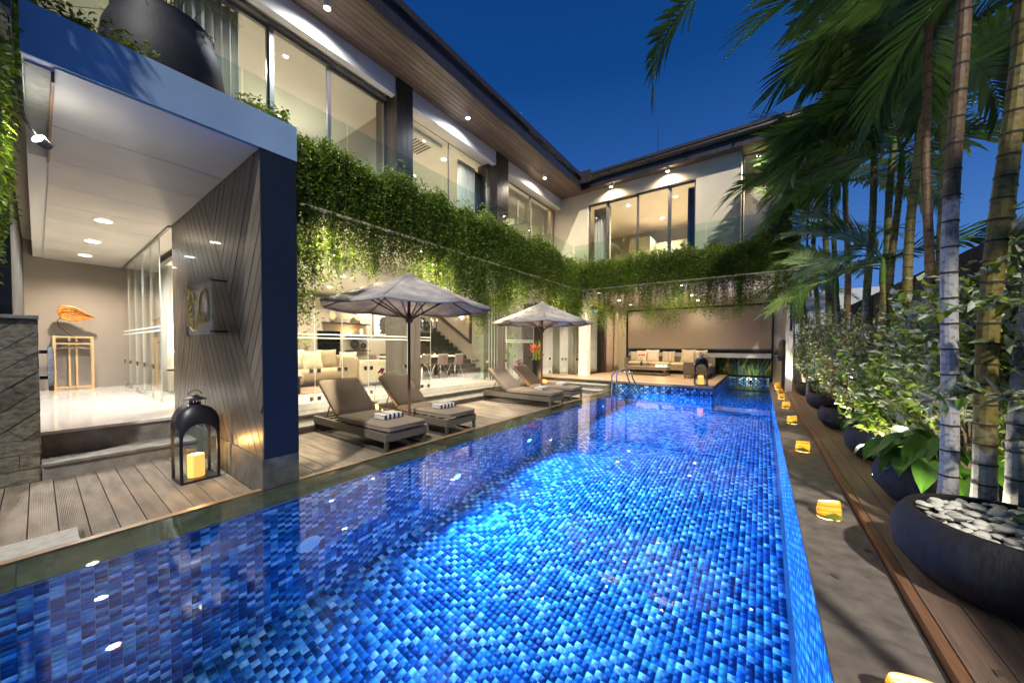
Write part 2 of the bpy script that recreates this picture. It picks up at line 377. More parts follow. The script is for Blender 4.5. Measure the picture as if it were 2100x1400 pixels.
def point(name, loc, w, col=(1, .8, .58), r=.05):
    d = bpy.data.lights.new(name, 'POINT'); d.energy = w; d.color = col; d.shadow_soft_size = r; d.cycles.use_multiple_importance_sampling = False
    o = bpy.data.objects.new(name, d); COL.objects.link(o); o.location = loc; return o
def spot(name, loc, tgt, w, col=(1, .8, .58), size=100, blend=.6, r=.04):
    d = bpy.data.lights.new(name, 'SPOT'); d.energy = w; d.color = col; d.spot_size = R(size); d.spot_blend = blend; d.shadow_soft_size = r; d.cycles.use_multiple_importance_sampling = False
    o = bpy.data.objects.new(name, d); COL.objects.link(o); o.location = loc
    o.rotation_euler = (Vector(tgt)-Vector(loc)).to_track_quat('-Z', 'Y').to_euler(); return o
WARM = (1, .84, .64); NEUT = (1, .91, .80); COOL = (.93, .95, 1)
def downlight(loc, w, label, col=WARM, group=None, size=130, r=.06, mat='lamp_warm', tgt=None, name='downlight'):
    t = thing(name, loc, label, 'downlight', group)
    MB().lathe([(r*1.35, -.004), (r*1.35, -.012), (r*1.02, -.012), (r, -.003)], 18).build('trim_ring', 'white_paint', t, smooth=True)
    MB().lathe([(.0005, -.006), (r, -.006)], 18).build('lens', mat, t)
    spot('lamp', (loc[0], loc[1], loc[2]-.03), tgt or (loc[0], loc[1], loc[2]-1), w, col, size, .8, r*.8)
    return t
# ================================================================== SETTING
DZ = -.06; FZ = .30
g = MB()
for (a, b, c, d) in ((-300, -4, -300, 300), (.5, 300, -300, 300), (-4, .5, -300, -1.6), (-4, .5, 17.4, 300)): g.box(a, b, c, d, -2.5, -.35)
tag(g.build('ground', 'earth'), kind='structure')
# pool shell
pool = MB()
pool.box(-3.9, .5, -1.6, 17.4, -2.5, -2.006)
pool.box(.286, .5, -1.6, 17.4, -2.006, -.05)
pool.box(-3.9, -3.486, -1.6, 10.85, -2.006, -.06)
pool.box(-3.9, -1.056, 10.856, 17.4, -2.006, .2); pool.box(-1.056, .286, 17.006, 17.4, -2.006, .2)
pool.box(-3.756, .286, -1.6, -1.3, -2.006, -.05)
poolo = pool.build('swimming_pool', 'grout'); tag(poolo, kind='structure')
PT = .058
PAR = []
def tileset(o, u, v, n, nu, nv):
    o = np.array(o, float); u = np.array(u, float); v = np.array(v, float); n = np.array(n, float)
    I, J = np.meshgrid(np.arange(nu), np.arange(nv), indexing='ij')
    c = o+u*(I.ravel()[:, None]+.5)*PT+v*(J.ravel()[:, None]+.5)*PT
    PAR.append(((I+J) % 2).ravel()); return c, u, v, n
sets = [tileset((-3.475, -1.2, -2.0), (1, 0, 0), (0, 1, 0), (0, 0, 1), 64, 207), tileset((-1.04, 10.83, -2.0), (1, 0, 0), (0, 1, 0), (0, 0, 1), 22, 106),
        tileset((-3.48, -1.2, -2.0), (0, 1, 0), (0, 0, 1), (1, 0, 0), 207, 33), tileset((.28, -1.2, -2.0), (0, 1, 0), (0, 0, 1), (-1, 0, 0), 313, 34),
        tileset((-3.84, 10.85, -2.0), (1, 0, 0), (0, 0, 1), (0, -1, 0), 48, 38), tileset((-1.05, 10.85, -2.0), (0, 1, 0), (0, 0, 1), (1, 0, 0), 106, 38),
        tileset((-1.04, 17, -2.0), (1, 0, 0), (0, 0, 1), (0, -1, 0), 22, 38)]
C = []; U = []; Vv = []; Nn = []
for c, u, v, n in sets:
    k = len(c); C.append(c); U.append(np.tile(u, (k, 1))); Vv.append(np.tile(v, (k, 1))); Nn.append(np.tile(n, (k, 1)))
C = np.concatenate(C); U = np.concatenate(U); Vv = np.concatenate(Vv); Nn = np.concatenate(Nn)
PAR = np.concatenate(PAR); TM = np.where(PAR == 0, RNG.choice(6, len(C), p=[.34, .34, .20, .05, .02, .05]), RNG.choice(6, len(C), p=[.08, .10, .24, .20, .26, .12]))
# the 300 that show largest stay separate pieces
CA = C*np.array([1, 1, .6]); rel = CA-np.array([0, 0, CAMZ]); a = rel @ np.array(_fw); px = 1050+F_PX*(rel @ np.array(_r2))/np.maximum(a, .01); py = 726.2-F_PX*(rel @ np.array(_u2))/np.maximum(a, .01)
dist = np.linalg.norm(rel, axis=1); cosv = np.abs((rel*Nn).sum(1))/dist
# seen through the water surface opening (not hidden by the coping edge)
hit = CA+(np.array([0, 0, CAMZ])-CA)*((0-CA[:, 2])/(CAMZ-CA[:, 2]))[:, None]
ok = (a > .3) & (px > 10) & (px < 2090) & (py > 0) & (py < 1385) & (hit[:, 0] > -3.5) & (hit[:, 0] < .27) & (C[:, 2] < -.02)
score = np.where(ok, cosv/np.maximum(a, .01)**2, 0); big = np.argsort(-score)[:300]; isbig = np.zeros(len(C), bool); isbig[big] = True
h = PT/2-.0022; th = .006
def tilegeo(C, U, V, N):
    cs = [(-1, -1), (1, -1), (1, 1), (-1, 1)]; top = [C+U*h*a+V*h*b+N*th for a, b in cs]; bot = [C+U*(h+.001)*a+V*(h+.001)*b-N*.003 for a, b in cs]
    Vx = np.stack(bot+top, 1).reshape(-1, 3); i = np.arange(len(C))*8
    fs = [(4, 5, 6, 7), (0, 1, 5, 4), (1, 2, 6, 5), (2, 3, 7, 6), (3, 0, 4, 7)]
    F = np.concatenate([np.stack([i+q for q in f], 1) for f in fs]); return Vx, F
names = ['tile_%d' % i for i in range(6)]
Vx, F = tilegeo(C[~isbig], U[~isbig], Vv[~isbig], Nn[~isbig])
po = np.array(poolo.location)
o = link('mosaic_tiles', npmesh('mosaic_tiles', Vx-po, F, names, np.tile(TM[~isbig], 5)), poolo); o['kind'] = 'stuff'
shared = {}
for i in big:
    key = (int(TM[i]), tuple(Nn[i]))
    if key not in shared:
        vx, f = tilegeo(np.zeros((1, 3)), U[i:i+1], Vv[i:i+1], Nn[i:i+1]); shared[key] = npmesh('tile', vx, f, [names[TM[i]]])
    link('tile', shared[key], poolo, tuple(C[i]-po))
# water
wv = [(-3.872, -1.3, 0), (.284, -1.3, 0), (.284, 10.85, 0), (-1.05, 10.85, 0), (-3.872, 10.85, 0), (.284, 17, 0), (-1.05, 17, 0)]
me = bpy.data.meshes.new('water'); me.from_pydata(wv, [], [(0, 1, 2, 3, 4), (3, 2, 5, 6)]); me.materials.append(MT['water']); tag(link('water', me), kind='structure')
# overflow ledge on the left (slabs just under the water) and its lip
led = tag(B(-3.9, -3.49, -1.3, 10.85, -.09, -.052).build('overflow_ledge', 'grout'), kind='structure')
y = -1.3; lo = led.location
while y < 10.8:
    y1 = min(y+.597, 10.848)
    MB().box(-3.862, -3.47, y+.003, y1, -.052, -.03).build('ledge_slab', 'stone_wet', led, world=True); y = y1+.003
lip = MB().box(-3.935, -3.872, -1.3, 10.85, -.3, .004); tag(lip.build('pool_lip', 'stone_wet'), kind='structure')
# lower decks with planks along x
def deck(name, x0, x1, y0, y1, z, pitch, mat, gap=.007, label=None, joints=()):
    base = tag(B(x0+.01, x1-.01, y0+.01, y1-.01, z-.2, z-.03).build(name, 'dark_stone'), kind='structure')
    me = {}; n = int(round((y1-y0)/pitch))
    for k in range(n):
        yy = y0+k*pitch; xs = [x0]+sorted(j + .35*((k*7) % 5-2) for j in joints)+[x1]
        for a, b in zip(xs[:-1], xs[1:]):
            L = round(b-a-.004, 3)
            if L not in me: me[L] = MB().box(0, L, 0, pitch-gap, -.028, 0).mesh('plank', mat)
            link('plank', me[L], base, (a+.002-base.location.x, yy-base.location.y, z+random.uniform(-.0012, .0012)-base.location.z))
    return base
deck('entry_deck', -6.2, -3.94, -1.24, 1.25, DZ, .1465, 'deck_wood')
deck('pool_deck', -6.1, -3.94, 1.58, 9.95, DZ, .1468, 'deck_wood')
MB().box(-4.62, -3.95, -.9, .2, DZ+.001, -.018)
tag(MB().box(-4.3, -3.945, -.9, .16, DZ+.002, -.02).build('stone_slab', 'pale_slab', bevel=.004), 'pale grey stone slab lying at the pool edge on the entry deck', 'slab')
# right coping slabs
cop = tag(B(.29, .65, -1.3, 17, -.05, -.002).build('pool_coping', 'dark_stone'), kind='structure')
y = -1.3; cm = {}
k = 0
while y < 16.9:
    L = min((1.18, 1.22, 1.2)[k % 3], 16.98-y); k += 1
    if L not in cm: cm[L] = MB().box(.268, .652, 0, L-.004, 0, .03).mesh('coping_slab', 'coping_stone')
    o = link('coping_slab', cm[L], cop, (-cop.location.x, y-cop.location.y, -.001-cop.location.z)); y += L
# garden walkway on the right: long boards
wk = tag(B(.67, 2.02, -1.3, 16.9, -.3, .03).build('garden_walkway', 'dark_stone'), kind='structure')
bm_ = {}
for j in range(9):
    x0 = .662 if j == 0 else .716+(j-1)*.145; wd = .045 if j == 0 else .139
    y = -1.3-.9*((j*3) % 4)*.3
    while y < 16.8:
        L = 2.62 if y+2.62 < 16.9 else 16.9-y
        key = (j == 0, round(L, 2))
        if key not in bm_: bm_[key] = MB().box(0, wd, 0, L-.004, -.09 if j == 0 else -.025, .005 if j == 0 else 0).mesh('board', 'trim_wood' if j == 0 else 'deck_wood_long')
        link('board', bm_[key], wk, (x0-wk.location.x, y-wk.location.y, .07-wk.location.z)); y += L
# terrace (upper deck at the far end) with planks, and the steps
ter = deck('terrace', -7.0, -1.05, 10.86, 15.95, FZ, .1455, 'terrace_wood', gap=.004, joints=(-4.2,))
tag(B(-3.87, -1.04, 10.835, 10.86, .235, .303).build('terrace_edge_board', 'terrace_wood'), kind='structure')
def step(name, x0, x1, y0, y1, z0, z1, over):
    t = tag(B(x0, x1, y0, y1, z0, z1-.035).build(name, 'stone_grey'), kind='structure')
    B(x0-over[0], x1+over[1], y0-over[2], y1, z1-.035, z1).build('tread', 'stone_grey', t, world=True, bevel=.004); return t
# flight up to the living room (along y) and flight up to the terrace (along x)
step('living_step', -6.52, -6.1, 1.58, 9.95, -.3, .06, (0, .02, 0)); step('living_step', -7.0, -6.5, 1.58, 10.4, .0, .18, (0, .02, 0))
step('terrace_step', -6.52, -3.94, 9.95, 10.42, -.3, .06, (0, 0, .02)); step('terrace_step', -6.5, -3.94, 10.4, 10.86, .0, .18, (0, 0, .02))
step('entry_step', -6.62, -6.2, 0, 1.26, -.3, .12, (0, .02, 0))
LZ = .40; LX = -12.6
fl = MB(); fl.box(LX, -6.6, 0, 1.255, .365, LZ); fl.box(LX, -7.55, 1.255, 1.58, .1, LZ); fl.box(LX, -7.0, -.15, 0, .1, LZ)
tag(fl.build('lobby_floor', 'marble'), kind='structure')
tag(B(-7.6, -6.62, 0, 1.257, -.3, .364).build('entry_riser', 'stone_grey'), kind='structure')
tag(MB().box(-17, -7.0, 1.58, 16, .1, FZ).box(-7.0, -6.93, 1.585, 10.86, .181, FZ).build('living_floor', 'marble'), kind='structure')
# ================================================================== BUILDING
V = thing('villa', (-9, 6, 0), 'two storey modern villa with dark eaves wrapping round the pool in an L', 'building')
def vp(name, mats, mb, parent=None, **k): return mb.build(name, mats, parent or V, world=True, **k)
ROOFZ = 6.65; CEIL = 3.05; UFZ = 3.75
# --- ground floor shell
w = MB(); w.box(LX-.2, LX, -.35, 1.58, .1, 3.6); vp('lobby_wall', 'taupe_paint', w)
vp('lobby_side_wall', 'dark_stone', B(LX, -6.5, -.6, -.15, -.06, 3.9))
vp('shelf_wall', 'beige_wall', B(-11.2, -11.0, 1.9, 7.9, FZ, CEIL))
vp('rear_wall', 'beige_wall', B(-17.2, -17, 1.3, 16.2, FZ, 6.4))
vp('divider_wall', 'beige_wall', B(-17, LX-.2, 1.3, 1.58, FZ, 3.6))
vp('stair_wall', 'beige_wall', B(-17, -8.3, 11.1, 11.25, FZ, 6.3))
vp('hall_wall', 'white_paint', MB().box(-11, -10.8, 11.25, 16, FZ, CEIL).box(-10.8, -5.62, 15.9, 16.05, FZ, CEIL))
c = MB(); c.box(-17, -7.1, 1.58, 8.4, CEIL, CEIL+.1); c.box(-9.0, -7.1, 8.4, 11.1, CEIL, CEIL+.1); c.box(-11, -7.0, 11.25, 16.2, CEIL, CEIL+.1); vp('living_ceiling', 'ceiling_paint', c)
vp('stairwell_wall', 'beige_wall', B(-17, -9.0, 8.25, 8.4, CEIL+.1, 6.3))
# terrace soffit and the soffit under the planters
c = MB(); c.box(-7.1, -5.02, 1.62, 10.8, 3.24, 3.3); c.box(-7.1, .7, 10.82, 16.2, 3.24, 3.3); vp('terrace_ceiling', 'ceiling_paint', c)
vp('door_header', 'white_paint', B(-7.12, -6.98, 1.585, 12.05, CEIL-.05, 3.24))
# upper slab and planter faces
c = MB(); c.box(-17, -5.3, 1.62, 8.4, 3.32, UFZ); c.box(-9, -5.3, 8.4, 11.2, 3.32, UFZ); c.box(-17, .7, 11.2, 16.2, 3.32, UFZ); c.box(-17, -5.3, -3, 1.58, 3.61, UFZ); vp('upper_slab', 'cream_paint', c)
pl = MB(); pl.box(-5.1, -4.98, 1.6, 10.8, 3.26, 3.95); pl.box(-5.1, .72, 10.72, 10.84, 3.26, 3.95); vp('planter_trough', 'dark_stone', pl)
ld = MB(); ld.box(-4.985, -4.88, 1.6, 10.6, 3.25, 3.262); ld.box(-4.88, .72, 10.6, 10.715, 3.25, 3.262); vp('edge_trim', 'led', ld)
# --- upper floor: left wing wall plane x=-6, back wing wall plane y=11.1
vp('upper_party_wall', 'cream_paint', MB().box(-6.3, -6.0, 11.1, 11.3, UFZ, ROOFZ))
UW = MB(); UW.box(-6.0, -4.87, 11.1, 11.3, UFZ, ROOFZ-.01); UW.box(-1.58, -.5, 11.1, 11.3, UFZ, ROOFZ-.01); UW.box(-4.87, -1.58, 11.1, 11.3, 6.22, ROOFZ-.01)
vp('upper_wall', 'cream_paint', UW)
vp('upper_side_wall', 'cream_paint', B(-.7, -.5, 11.3, 16, UFZ, ROOFZ-.01))
vp('upper_ceiling', 'ceiling_paint', MB().box(-17, -6.05, -3, 11.1, 6.42, 6.5).box(-17, -.7, 11.3, 16, 6.42, 6.5))
vp('upper_room_wall', 'beige_wall', MB().box(-10.2, -10, -3, 4.3, UFZ, 6.42).box(-9.2, -9, 8.4, 11.1, UFZ, 6.42).box(-10.2, -10, 4.6, 8.4, UFZ, 6.42).box(-10.2, -10, 11.3, 16, UFZ, 6.42).box(-10, -.7, 15.8, 16, UFZ, 6.42).box(-10, -6.2, 4.45, 4.6, UFZ, 6.42))
vp('upper_closet', 'taupe_paint', B(-9.9, -8.2, 2.6, 4.2, UFZ, 5.6))
vp('bulkhead', 'beige_wall', MB().box(-4.4, -3.6, 14.2, 15.8, UFZ, 5.75).box(-3.6, -.7, 15.2, 15.8, UFZ, 5.7))
# beams between the pillars (each its own)
for (y0, y1) in ((-3, 4.2), (4.58, 7.36), (7.86, 11.1)): vp('beam', 'white_paint', B(-6.02, -5.88, y0, y1, 6.3, ROOFZ-.005), bevel=.006)
def plank_pillar(x0, x1, y0, y1, z0, z1, name='pillar', pl=.12, mat='dark_timber'):
    p = vp(name, 'dark_timber', B(x0+.012, x1-.012, y0+.012, y1-.012, z0, z1))
    n = max(2, int(round((y1-y0)/pl)))
    for k in range(n):
        a = y0+(y1-y0)*k/n; b = y0+(y1-y0)*(k+1)/n; vp('plank', mat, B(x1-.013, x1, a+.002, b-.002, z0, z1-.003), p)
    n = max(2, int(round((x1-x0)/pl)))
    for k in range(n):
        a = x0+.001+(x1-x0-.014)*k/n; b = x0+.001+(x1-x0-.014)*(k+1)/n; vp('plank', mat, B(a+.002, b-.002, y0, y0+.013, z0, z1-.003), p)
    return p
plank_pillar(-6.55, -5.84, 4.2, 4.58, UFZ, ROOFZ-.003); plank_pillar(-6.55, -5.84, 7.36, 7.86, UFZ, ROOFZ-.003)
plank_pillar(-7.95, -6.97, 5.34, 5.68, .3, CEIL-.002, mat='plank_grey', pl=.155); plank_pillar(-7.6, -6.97, 8.85, 9.25, FZ, CEIL-.002, mat='plank_grey'); plank_pillar(-7.5, -6.97, 11.1, 11.6, FZ, CEIL-.002)
# --- roof: eaves boards, fascia, gutter
RF = vp('roof', 'dark_timber', MB().box(-17, -4.97, -3, 10.8, ROOFZ+.02, 7.0).box(-17, .72, 10.8, 17, ROOFZ+.02, 7.0))
n = 9
for k in range(n):
    a = -5.985+(.99)*k/n; b = -5.985+.99*(k+1)/n
    vp('eave_board', 'eave_wood', B(a+.003, b-.003, -3, 10.82, ROOFZ, ROOFZ+.019), RF)
for k in range(3): vp('eave_board', 'eave_wood', B(-5.98+.001, -.5, 10.83+.095*k, 10.92+.095*k, ROOFZ, ROOFZ+.019), RF)
for k in range(6): vp('eave_board', 'eave_wood', B(-.48+.19*k, -.30+.19*k, 10.83, 13.2, ROOFZ, ROOFZ+.019), RF)
vp('fascia', 'dark_timber', MB().box(-4.97, -4.92, -3, 10.75, 6.6, 7.02).box(-4.92, -4.86, -3, 10.7, 6.93, 7.06), RF)
gt = MB(); gt.box(-4.99, .76, 10.76, 10.8, 6.6, 7.02); gt.tube([(-4.85, 10.70, 6.9), (.76, 10.70, 6.9)], .075, 10); gt.box(-4.92, .76, 10.62, 10.78, 6.96, 7.04); vp('gutter', 'dark_timber', gt, RF)
for x in (-3.9, -2.8, -1.7, -.6): vp('gutter_bracket', 'dark_metal', B(x-.015, x+.015, 10.6, 10.76, 6.8, 6.97), RF)
vp('valley_box', 'dark_timber', B(-5.0, -4.55, 10.55, 10.62, 6.75, 7.12), RF)
vp('upper_back_ledge', 'dark_timber', B(-.5, .7, 13.2, 13.3, UFZ, ROOFZ), RF)
# antenna on the roof
an = thing('antenna', (-2.83, 12, 7.0), 'thin antenna mast standing on the far roof', 'antenna')
MB().tube([(0, 0, 0), (0, 0, .9), (0, 0, 1.65)], [.018, .012, .006], 6).build('mast', 'dark_metal', an); MB().lathe([(.04, 0), (.04, .06), (.01, .08)], 10).build('foot', 'dark_metal', an)
# --- sliding windows upstairs
def frame_win(x, y0, y1, z0, z1, fw=.045, name='window', axis='x', mat='alu', glass='glass', d=.05):
    mb = MB(); g = MB()
    def bx(m_, a0, a1, b0, b1, dd): 
        if axis == 'x': m_.box(x-dd/2, x+dd/2, a0, a1, b0, b1)
        else: m_.box(a0, a1, x-dd/2, x+dd/2, b0, b1)
    bx(mb, y0, y0+fw, z0, z1, d); bx(mb, y1-fw, y1, z0, z1, d); bx(mb, y0+fw, y1-fw, z0, z0+fw, d); bx(mb, y0+fw, y1-fw, z1-fw, z1, d)
    w_ = vp(name, mat, mb); bx(g, y0+fw-.003, y1-fw+.003, z0+fw-.003, z1-fw+.003, .008); vp('pane', glass, g, w_); return w_
frame_win(-6.2, -1.6, .95, UFZ, 6.32); frame_win(-6.25, .92, 2.2, UFZ, 6.32, .06); frame_win(-6.2, 2.16, 3.09, UFZ, 6.32, .06); frame_win(-6.25, 3.05, 4.22, UFZ, 6.32, .06)
vp('window_track', 'alu', B(-6.32, -6.14, -3, 4.2, 6.315, 6.36))
frame_win(-6.2, 4.58, 5.9, UFZ, 6.3, .012, d=.014); frame_win(-6.2, 5.91, 7.36, UFZ, 6.3, .012, d=.014)
frame_win(-6.18, 7.86, 9.5, UFZ, 6.3, .03); frame_win(-6.18, 9.5, 11.08, UFZ, 6.3, .03)
frame_win(11.22, -4.87, -4.2, UFZ, 6.22, .05, axis='y', mat='metal_grey'); frame_win(11.26, -4.22, -3.2, UFZ, 6.22, .055, axis='y', mat='metal_grey'); frame_win(11.21, -3.25, -2.28, UFZ, 6.22, .055, axis='y', mat='metal_grey'); frame_win(11.26, -2.3, -1.58, UFZ, 6.22, .05, axis='y', mat='metal_grey')
frame_win(11.15, -.48, .9, UFZ, 6.5, .04, axis='y', mat='metal_grey')
# glass balustrades
def baluster(a, b, x=None, y=None, lab='', z0=3.9, z1=4.86):
    t = B(x-.006, x+.006, a, b, z0, z1) if x is not None else B(a, b, y-.006, y+.006, z0, z1)
    return tag(t.build('glass_balustrade', 'glass_green'), lab, 'balustrade', 'frameless balcony glass')
for a, b, l in ((-2, 1.55, 'above the entry canopy'), (1.57, 2.9, 'in front of the sliding bedroom windows'), (2.92, 4.9, 'in front of the first dark timber pillar'), (4.92, 7.2, 'before the upstairs white curtain'), (7.22, 10.9, 'in front of the slatted blind bay')):
    baluster(a, b, x=-5.32, lab='clear glass balcony panel '+l)
for a, b, l in ((-5.3, -3.3, 'left part of the far balcony'), (-3.28, -1.3, 'middle of the far balcony'), (-1.28, .7, 'far balcony beside the palms')):
    baluster(a, b, y=10.98, lab='clear glass balcony panel, '+l)
# --- ground floor frameless folding glass
def gpanel(x, y0, y1, z0=FZ+.012, z1=CEIL-.05, axis='x', parent=None, lab=None, hinges=True, stripes=True, glass='glass'):
    t = thing('glass_door', ((x, (y0+y1)/2, z0) if axis == 'x' else ((y0+y1)/2, x, z0)), lab, 'glass door', 'frameless folding glass doors')
    def bb(a0, a1, b0, b1, d, nm, mt):
        m_ = B(x-d, x+d, a0, a1, b0, b1) if axis == 'x' else B(a0, a1, x-d, x+d, b0, b1)
        m_.build(nm, mt, t, world=True)
    bb(y0+.006, y1-.006, z0, z1, .006, 'pane', glass)
    for yy in (y0+.07, y1-.07):
        bb(yy-.035, yy+.035, z0+.01, z0+.09, .012, 'patch_fitting', 'chrome'); bb(yy-.035, yy+.035, z0+.55, z0+.63, .012, 'patch_fitting', 'chrome')
    bb(y1-.004, y1+.003, z0, z1, .0065, 'edge_seal', 'lens_green')
    if stripes:
        bb(y0+.01, y1-.01, z0+1.22, z0+1.245, .0068, 'frosted_stripe', 'frost'); bb(y0+.01, y1-.01, z0+1.29, z0+1.315, .0068, 'frosted_stripe', 'frost')
    return t
ys = [1.6, 2.38, 3.16, 3.7, 4.28, 5.32]
labs = ['glass door panel next to the navy column', 'glass door panel in front of the sofa chaise', 'glass door panel before the sofa cushions', 'glass door panel before the sofa arm', 'wide glass door panel touching the grey plank pillar']
for k in range(5): gpanel(-7.02, ys[k], ys[k+1], lab=labs[k])
gpanel(-7.02, 5.7, 6.05, lab='narrow open glass panel right of the plank pillar')
for k in range(4): gpanel(8.42+.1*k, -7.75-.02*k, -7.0+.03*k, axis='y', lab='stacked folded glass door leaf beside the dining room, %s from the pool' % ['outermost', 'second', 'third', 'last'][k] if k else 'stacked folded glass door leaf at the dining side, first one', glass='glass', stripes=False)
gpanel(-7.02, 9.27, 10.2, lab='glass door panel in front of the trailing green plant'); gpanel(-7.02, 10.2, 11.08, lab='glass door panel left of the last dark pillar')
# lobby partition
xs = [LX+.05, -11.7, -10.8, -9.95, -9.1, -8.3]
for k in range(5): gpanel(1.24, xs[k], xs[k+1], z0=LZ+.012, z1=3.22, axis='y', lab='lobby glass partition panel %s' % ['touching the taupe end wall', 'with the curtain foot behind it', 'with the long white curtain behind it', 'with the table lamp behind it', 'nearest the chevron wall'][k])
vp('lobby_glass_track', 'alu', B(LX, -7.5, 1.22, 1.26, 3.225, 3.252))
# far room on the terrace: glass front, white post, dark door
gpanel(12.12, -6.95, -6.25, axis='y', lab='far glass front panel left, with curtains behind', stripes=False); gpanel(12.12, -6.25, -5.62, axis='y', lab='far glass front panel right, with a pull handle', stripes=False)
hd = thing('door_handle', (-5.78, 12.07, 1.1), 'vertical chrome pull handle on the far glass front', 'handle'); MB().tube([(0, 0, 0), (0, -.05, .02), (0, -.05, .78), (0, 0, .8)], .014, 8).build('bar', 'chrome', hd)
vp('corner_post', 'white_paint', B(-5.6, -5.28, 12.05, 12.4, FZ, 3.24))
frame_win(-5.5, 12.42, 13.9, FZ, 3.0, .09, 'terrace_door', mat='dark_metal', d=.1); vp('door_jamb', 'dark_timber', B(-5.62, -5.3, 13.9, 14.15, FZ, 3.24))
vp('jamb_post', 'dark_timber', B(-5.6, -5.36, 14.95, 15.1, FZ, 3.24))
vp('terrace_side_wall', 'cream_paint', MB().box(-5.62, -5.42, 15.1, 16.1, FZ, 3.24).box(-5.6, -5.4, 12.42, 15.1, 3.0, 3.24))
# terrace back wall with the roller blind opening
bw = MB(); bw.box(-5.42, -5.02, 16, 16.2, FZ, 3.24); bw.box(.38, .72, 16, 16.2, -.3, 3.3); bw.box(-5.02, .38, 16, 16.2, 3.05, 3.24); vp('terrace_back_wall', 'cream_paint', bw)
vp('blind_cassette', 'dark_metal', MB().box(-5.02, .38, 15.88, 15.99, 2.98, 3.05).box(-5.02, -4.97, 15.9, 15.98, .3, 2.98).box(.33, .38, 15.9, 15.98, .3, 2.98))
vp('back_window', 'glass_green', B(-4.97, .33, 16.08, 16.09, .3, 3.04)); vp('back_window_rail', 'dark_metal', B(-4.97, .33, 16.04, 16.12, .24, .32))
vp('frosted_band', 'frost', B(-4.96, .32, 16.074, 16.079, .98, 1.16))
rb = thing('roller_blind', (-2.3, 15.93, 1.3), 'wide brown roller blind closing the back of the terrace', 'blind')
MB().grid(lambda u, v: (-4.95+5.27*u, 15.93+.006*math.sin(v*9)+.004*math.sin(u*17+v*3), 1.33+1.66*v), 40, 16).build('fabric', 'blind_fabric', rb, world=True, smooth=True)
B(-4.96, .33, 15.91, 15.95, 1.285, 1.335).build('bottom_bar', 'metal_grey', rb, world=True)
# --- entry: chevron wall, navy column, canopy
cw = thing('chevron_wall', (-5.6, 1.4, DZ), 'glossy dark timber feature wall with chevron boards beside the entry', 'wall')
B(-7.5, -3.875, 1.275, 1.56, DZ, 3.26).build('core', 'dark_stone', cw, world=True)
B(-7.0, -3.86, 1.25, 1.572, DZ, .30).build('plinth', 'stone_plinth', cw, world=True, bevel=.003)
B(-3.876, -3.855, 1.262, 1.57, .302, 3.262).build('navy_end_panel', 'navy_paint', cw, world=True)['label'] = 'navy blue painted end of the wall'
def chev_frame(u, v, t): return (-7.5+u, 1.275-t, v)
rect = [(0, .302), (3.624, .302), (3.624, 3.258), (0, 3.258)]
A0 = (1.75, 3.258); A1 = (3.7, .55)
def half(poly, p, q, ref):   # keep the side of line p-q that holds ref
    a = q[1]-p[1]; b = -(q[0]-p[0]); c = a*p[0]+b*p[1]
    return clip(poly, a, b, c) if a*ref[0]+b*ref[1] < c else clip(poly, -a, -b, -c)
right = half(rect, A0, A1, (3.5, 2.8)); leftp = half(rect, A0, A1, (.5, 1))
Bq0 = (1.9, .302); Bq1 = (.75, 3.258)
mid = half(leftp, Bq0, Bq1, (2.5, .5)); lft = half(leftp, Bq0, Bq1, (.2, 1))
def boards(poly, ang, w, parent):
    dx, dy = math.cos(ang), math.sin(ang); nx, ny = -dy, dx; ds = [p[0]*nx+p[1]*ny for p in poly]; k = math.floor(min(ds)/w)
    while k*w < max(ds):
        s = clip(clip(poly, nx, ny, (k+1)*w-.006), -nx, -ny, -(k*w+.006)); k += 1
        if area(s) > .004:
            cx = sum(p[0] for p in s)/len(s); cy_ = sum(p[1] for p in s)/len(s)
            s = [(cx+(p[0]-cx)*.997, cy_+(p[1]-cy_)*.9985) for p in s]
            MB().prism(s, chev_frame, .0, .012+random.uniform(0, .003)).build('board', 'chevron_board', parent, world=True)
boards(right, math.atan2(1.6, .95), .15, cw); boards(mid, math.atan2(A1[1]-A0[1], A1[0]-A0[0]), .15, cw); boards(lft, math.atan2(1.6, .75), .14, cw)
B(-6.62, -6.58, 1.243, 1.262, 1.52, 1.66).build('switch_plate', 'metal_grey', cw, world=True)
ca = thing('entry_canopy', (-8, .8, 3.27), 'pale painted entry canopy slab with panelled underside', 'canopy')
B(LX-.2, -3.87, -.03, 1.575, 3.272, 3.60).build('slab', 'white_paint', ca, world=True)
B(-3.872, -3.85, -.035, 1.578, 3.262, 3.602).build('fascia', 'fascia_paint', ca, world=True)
xj = [-3.876, -4.9, -5.8, -6.72, -7.62, -8.52, -9.42, -10.3, -11.2, -12.1, LX]
for a, b in zip(xj[1:], xj[:-1]): B(a+.004, b-(.012 if b == -4.9 else .003), .1, 1.255, 3.252, 3.2725).build('soffit_panel', 'soffit_panel', ca, world=True)
B(-5.8, -3.95, -.02, .085, 3.256, 3.273).build('edge_panel', 'pale_slab', ca, world=True); B(-5.75, -3.98, .085, .1, 3.2, 3.272).build('drip_edge', 'trim_wood', ca, world=True)
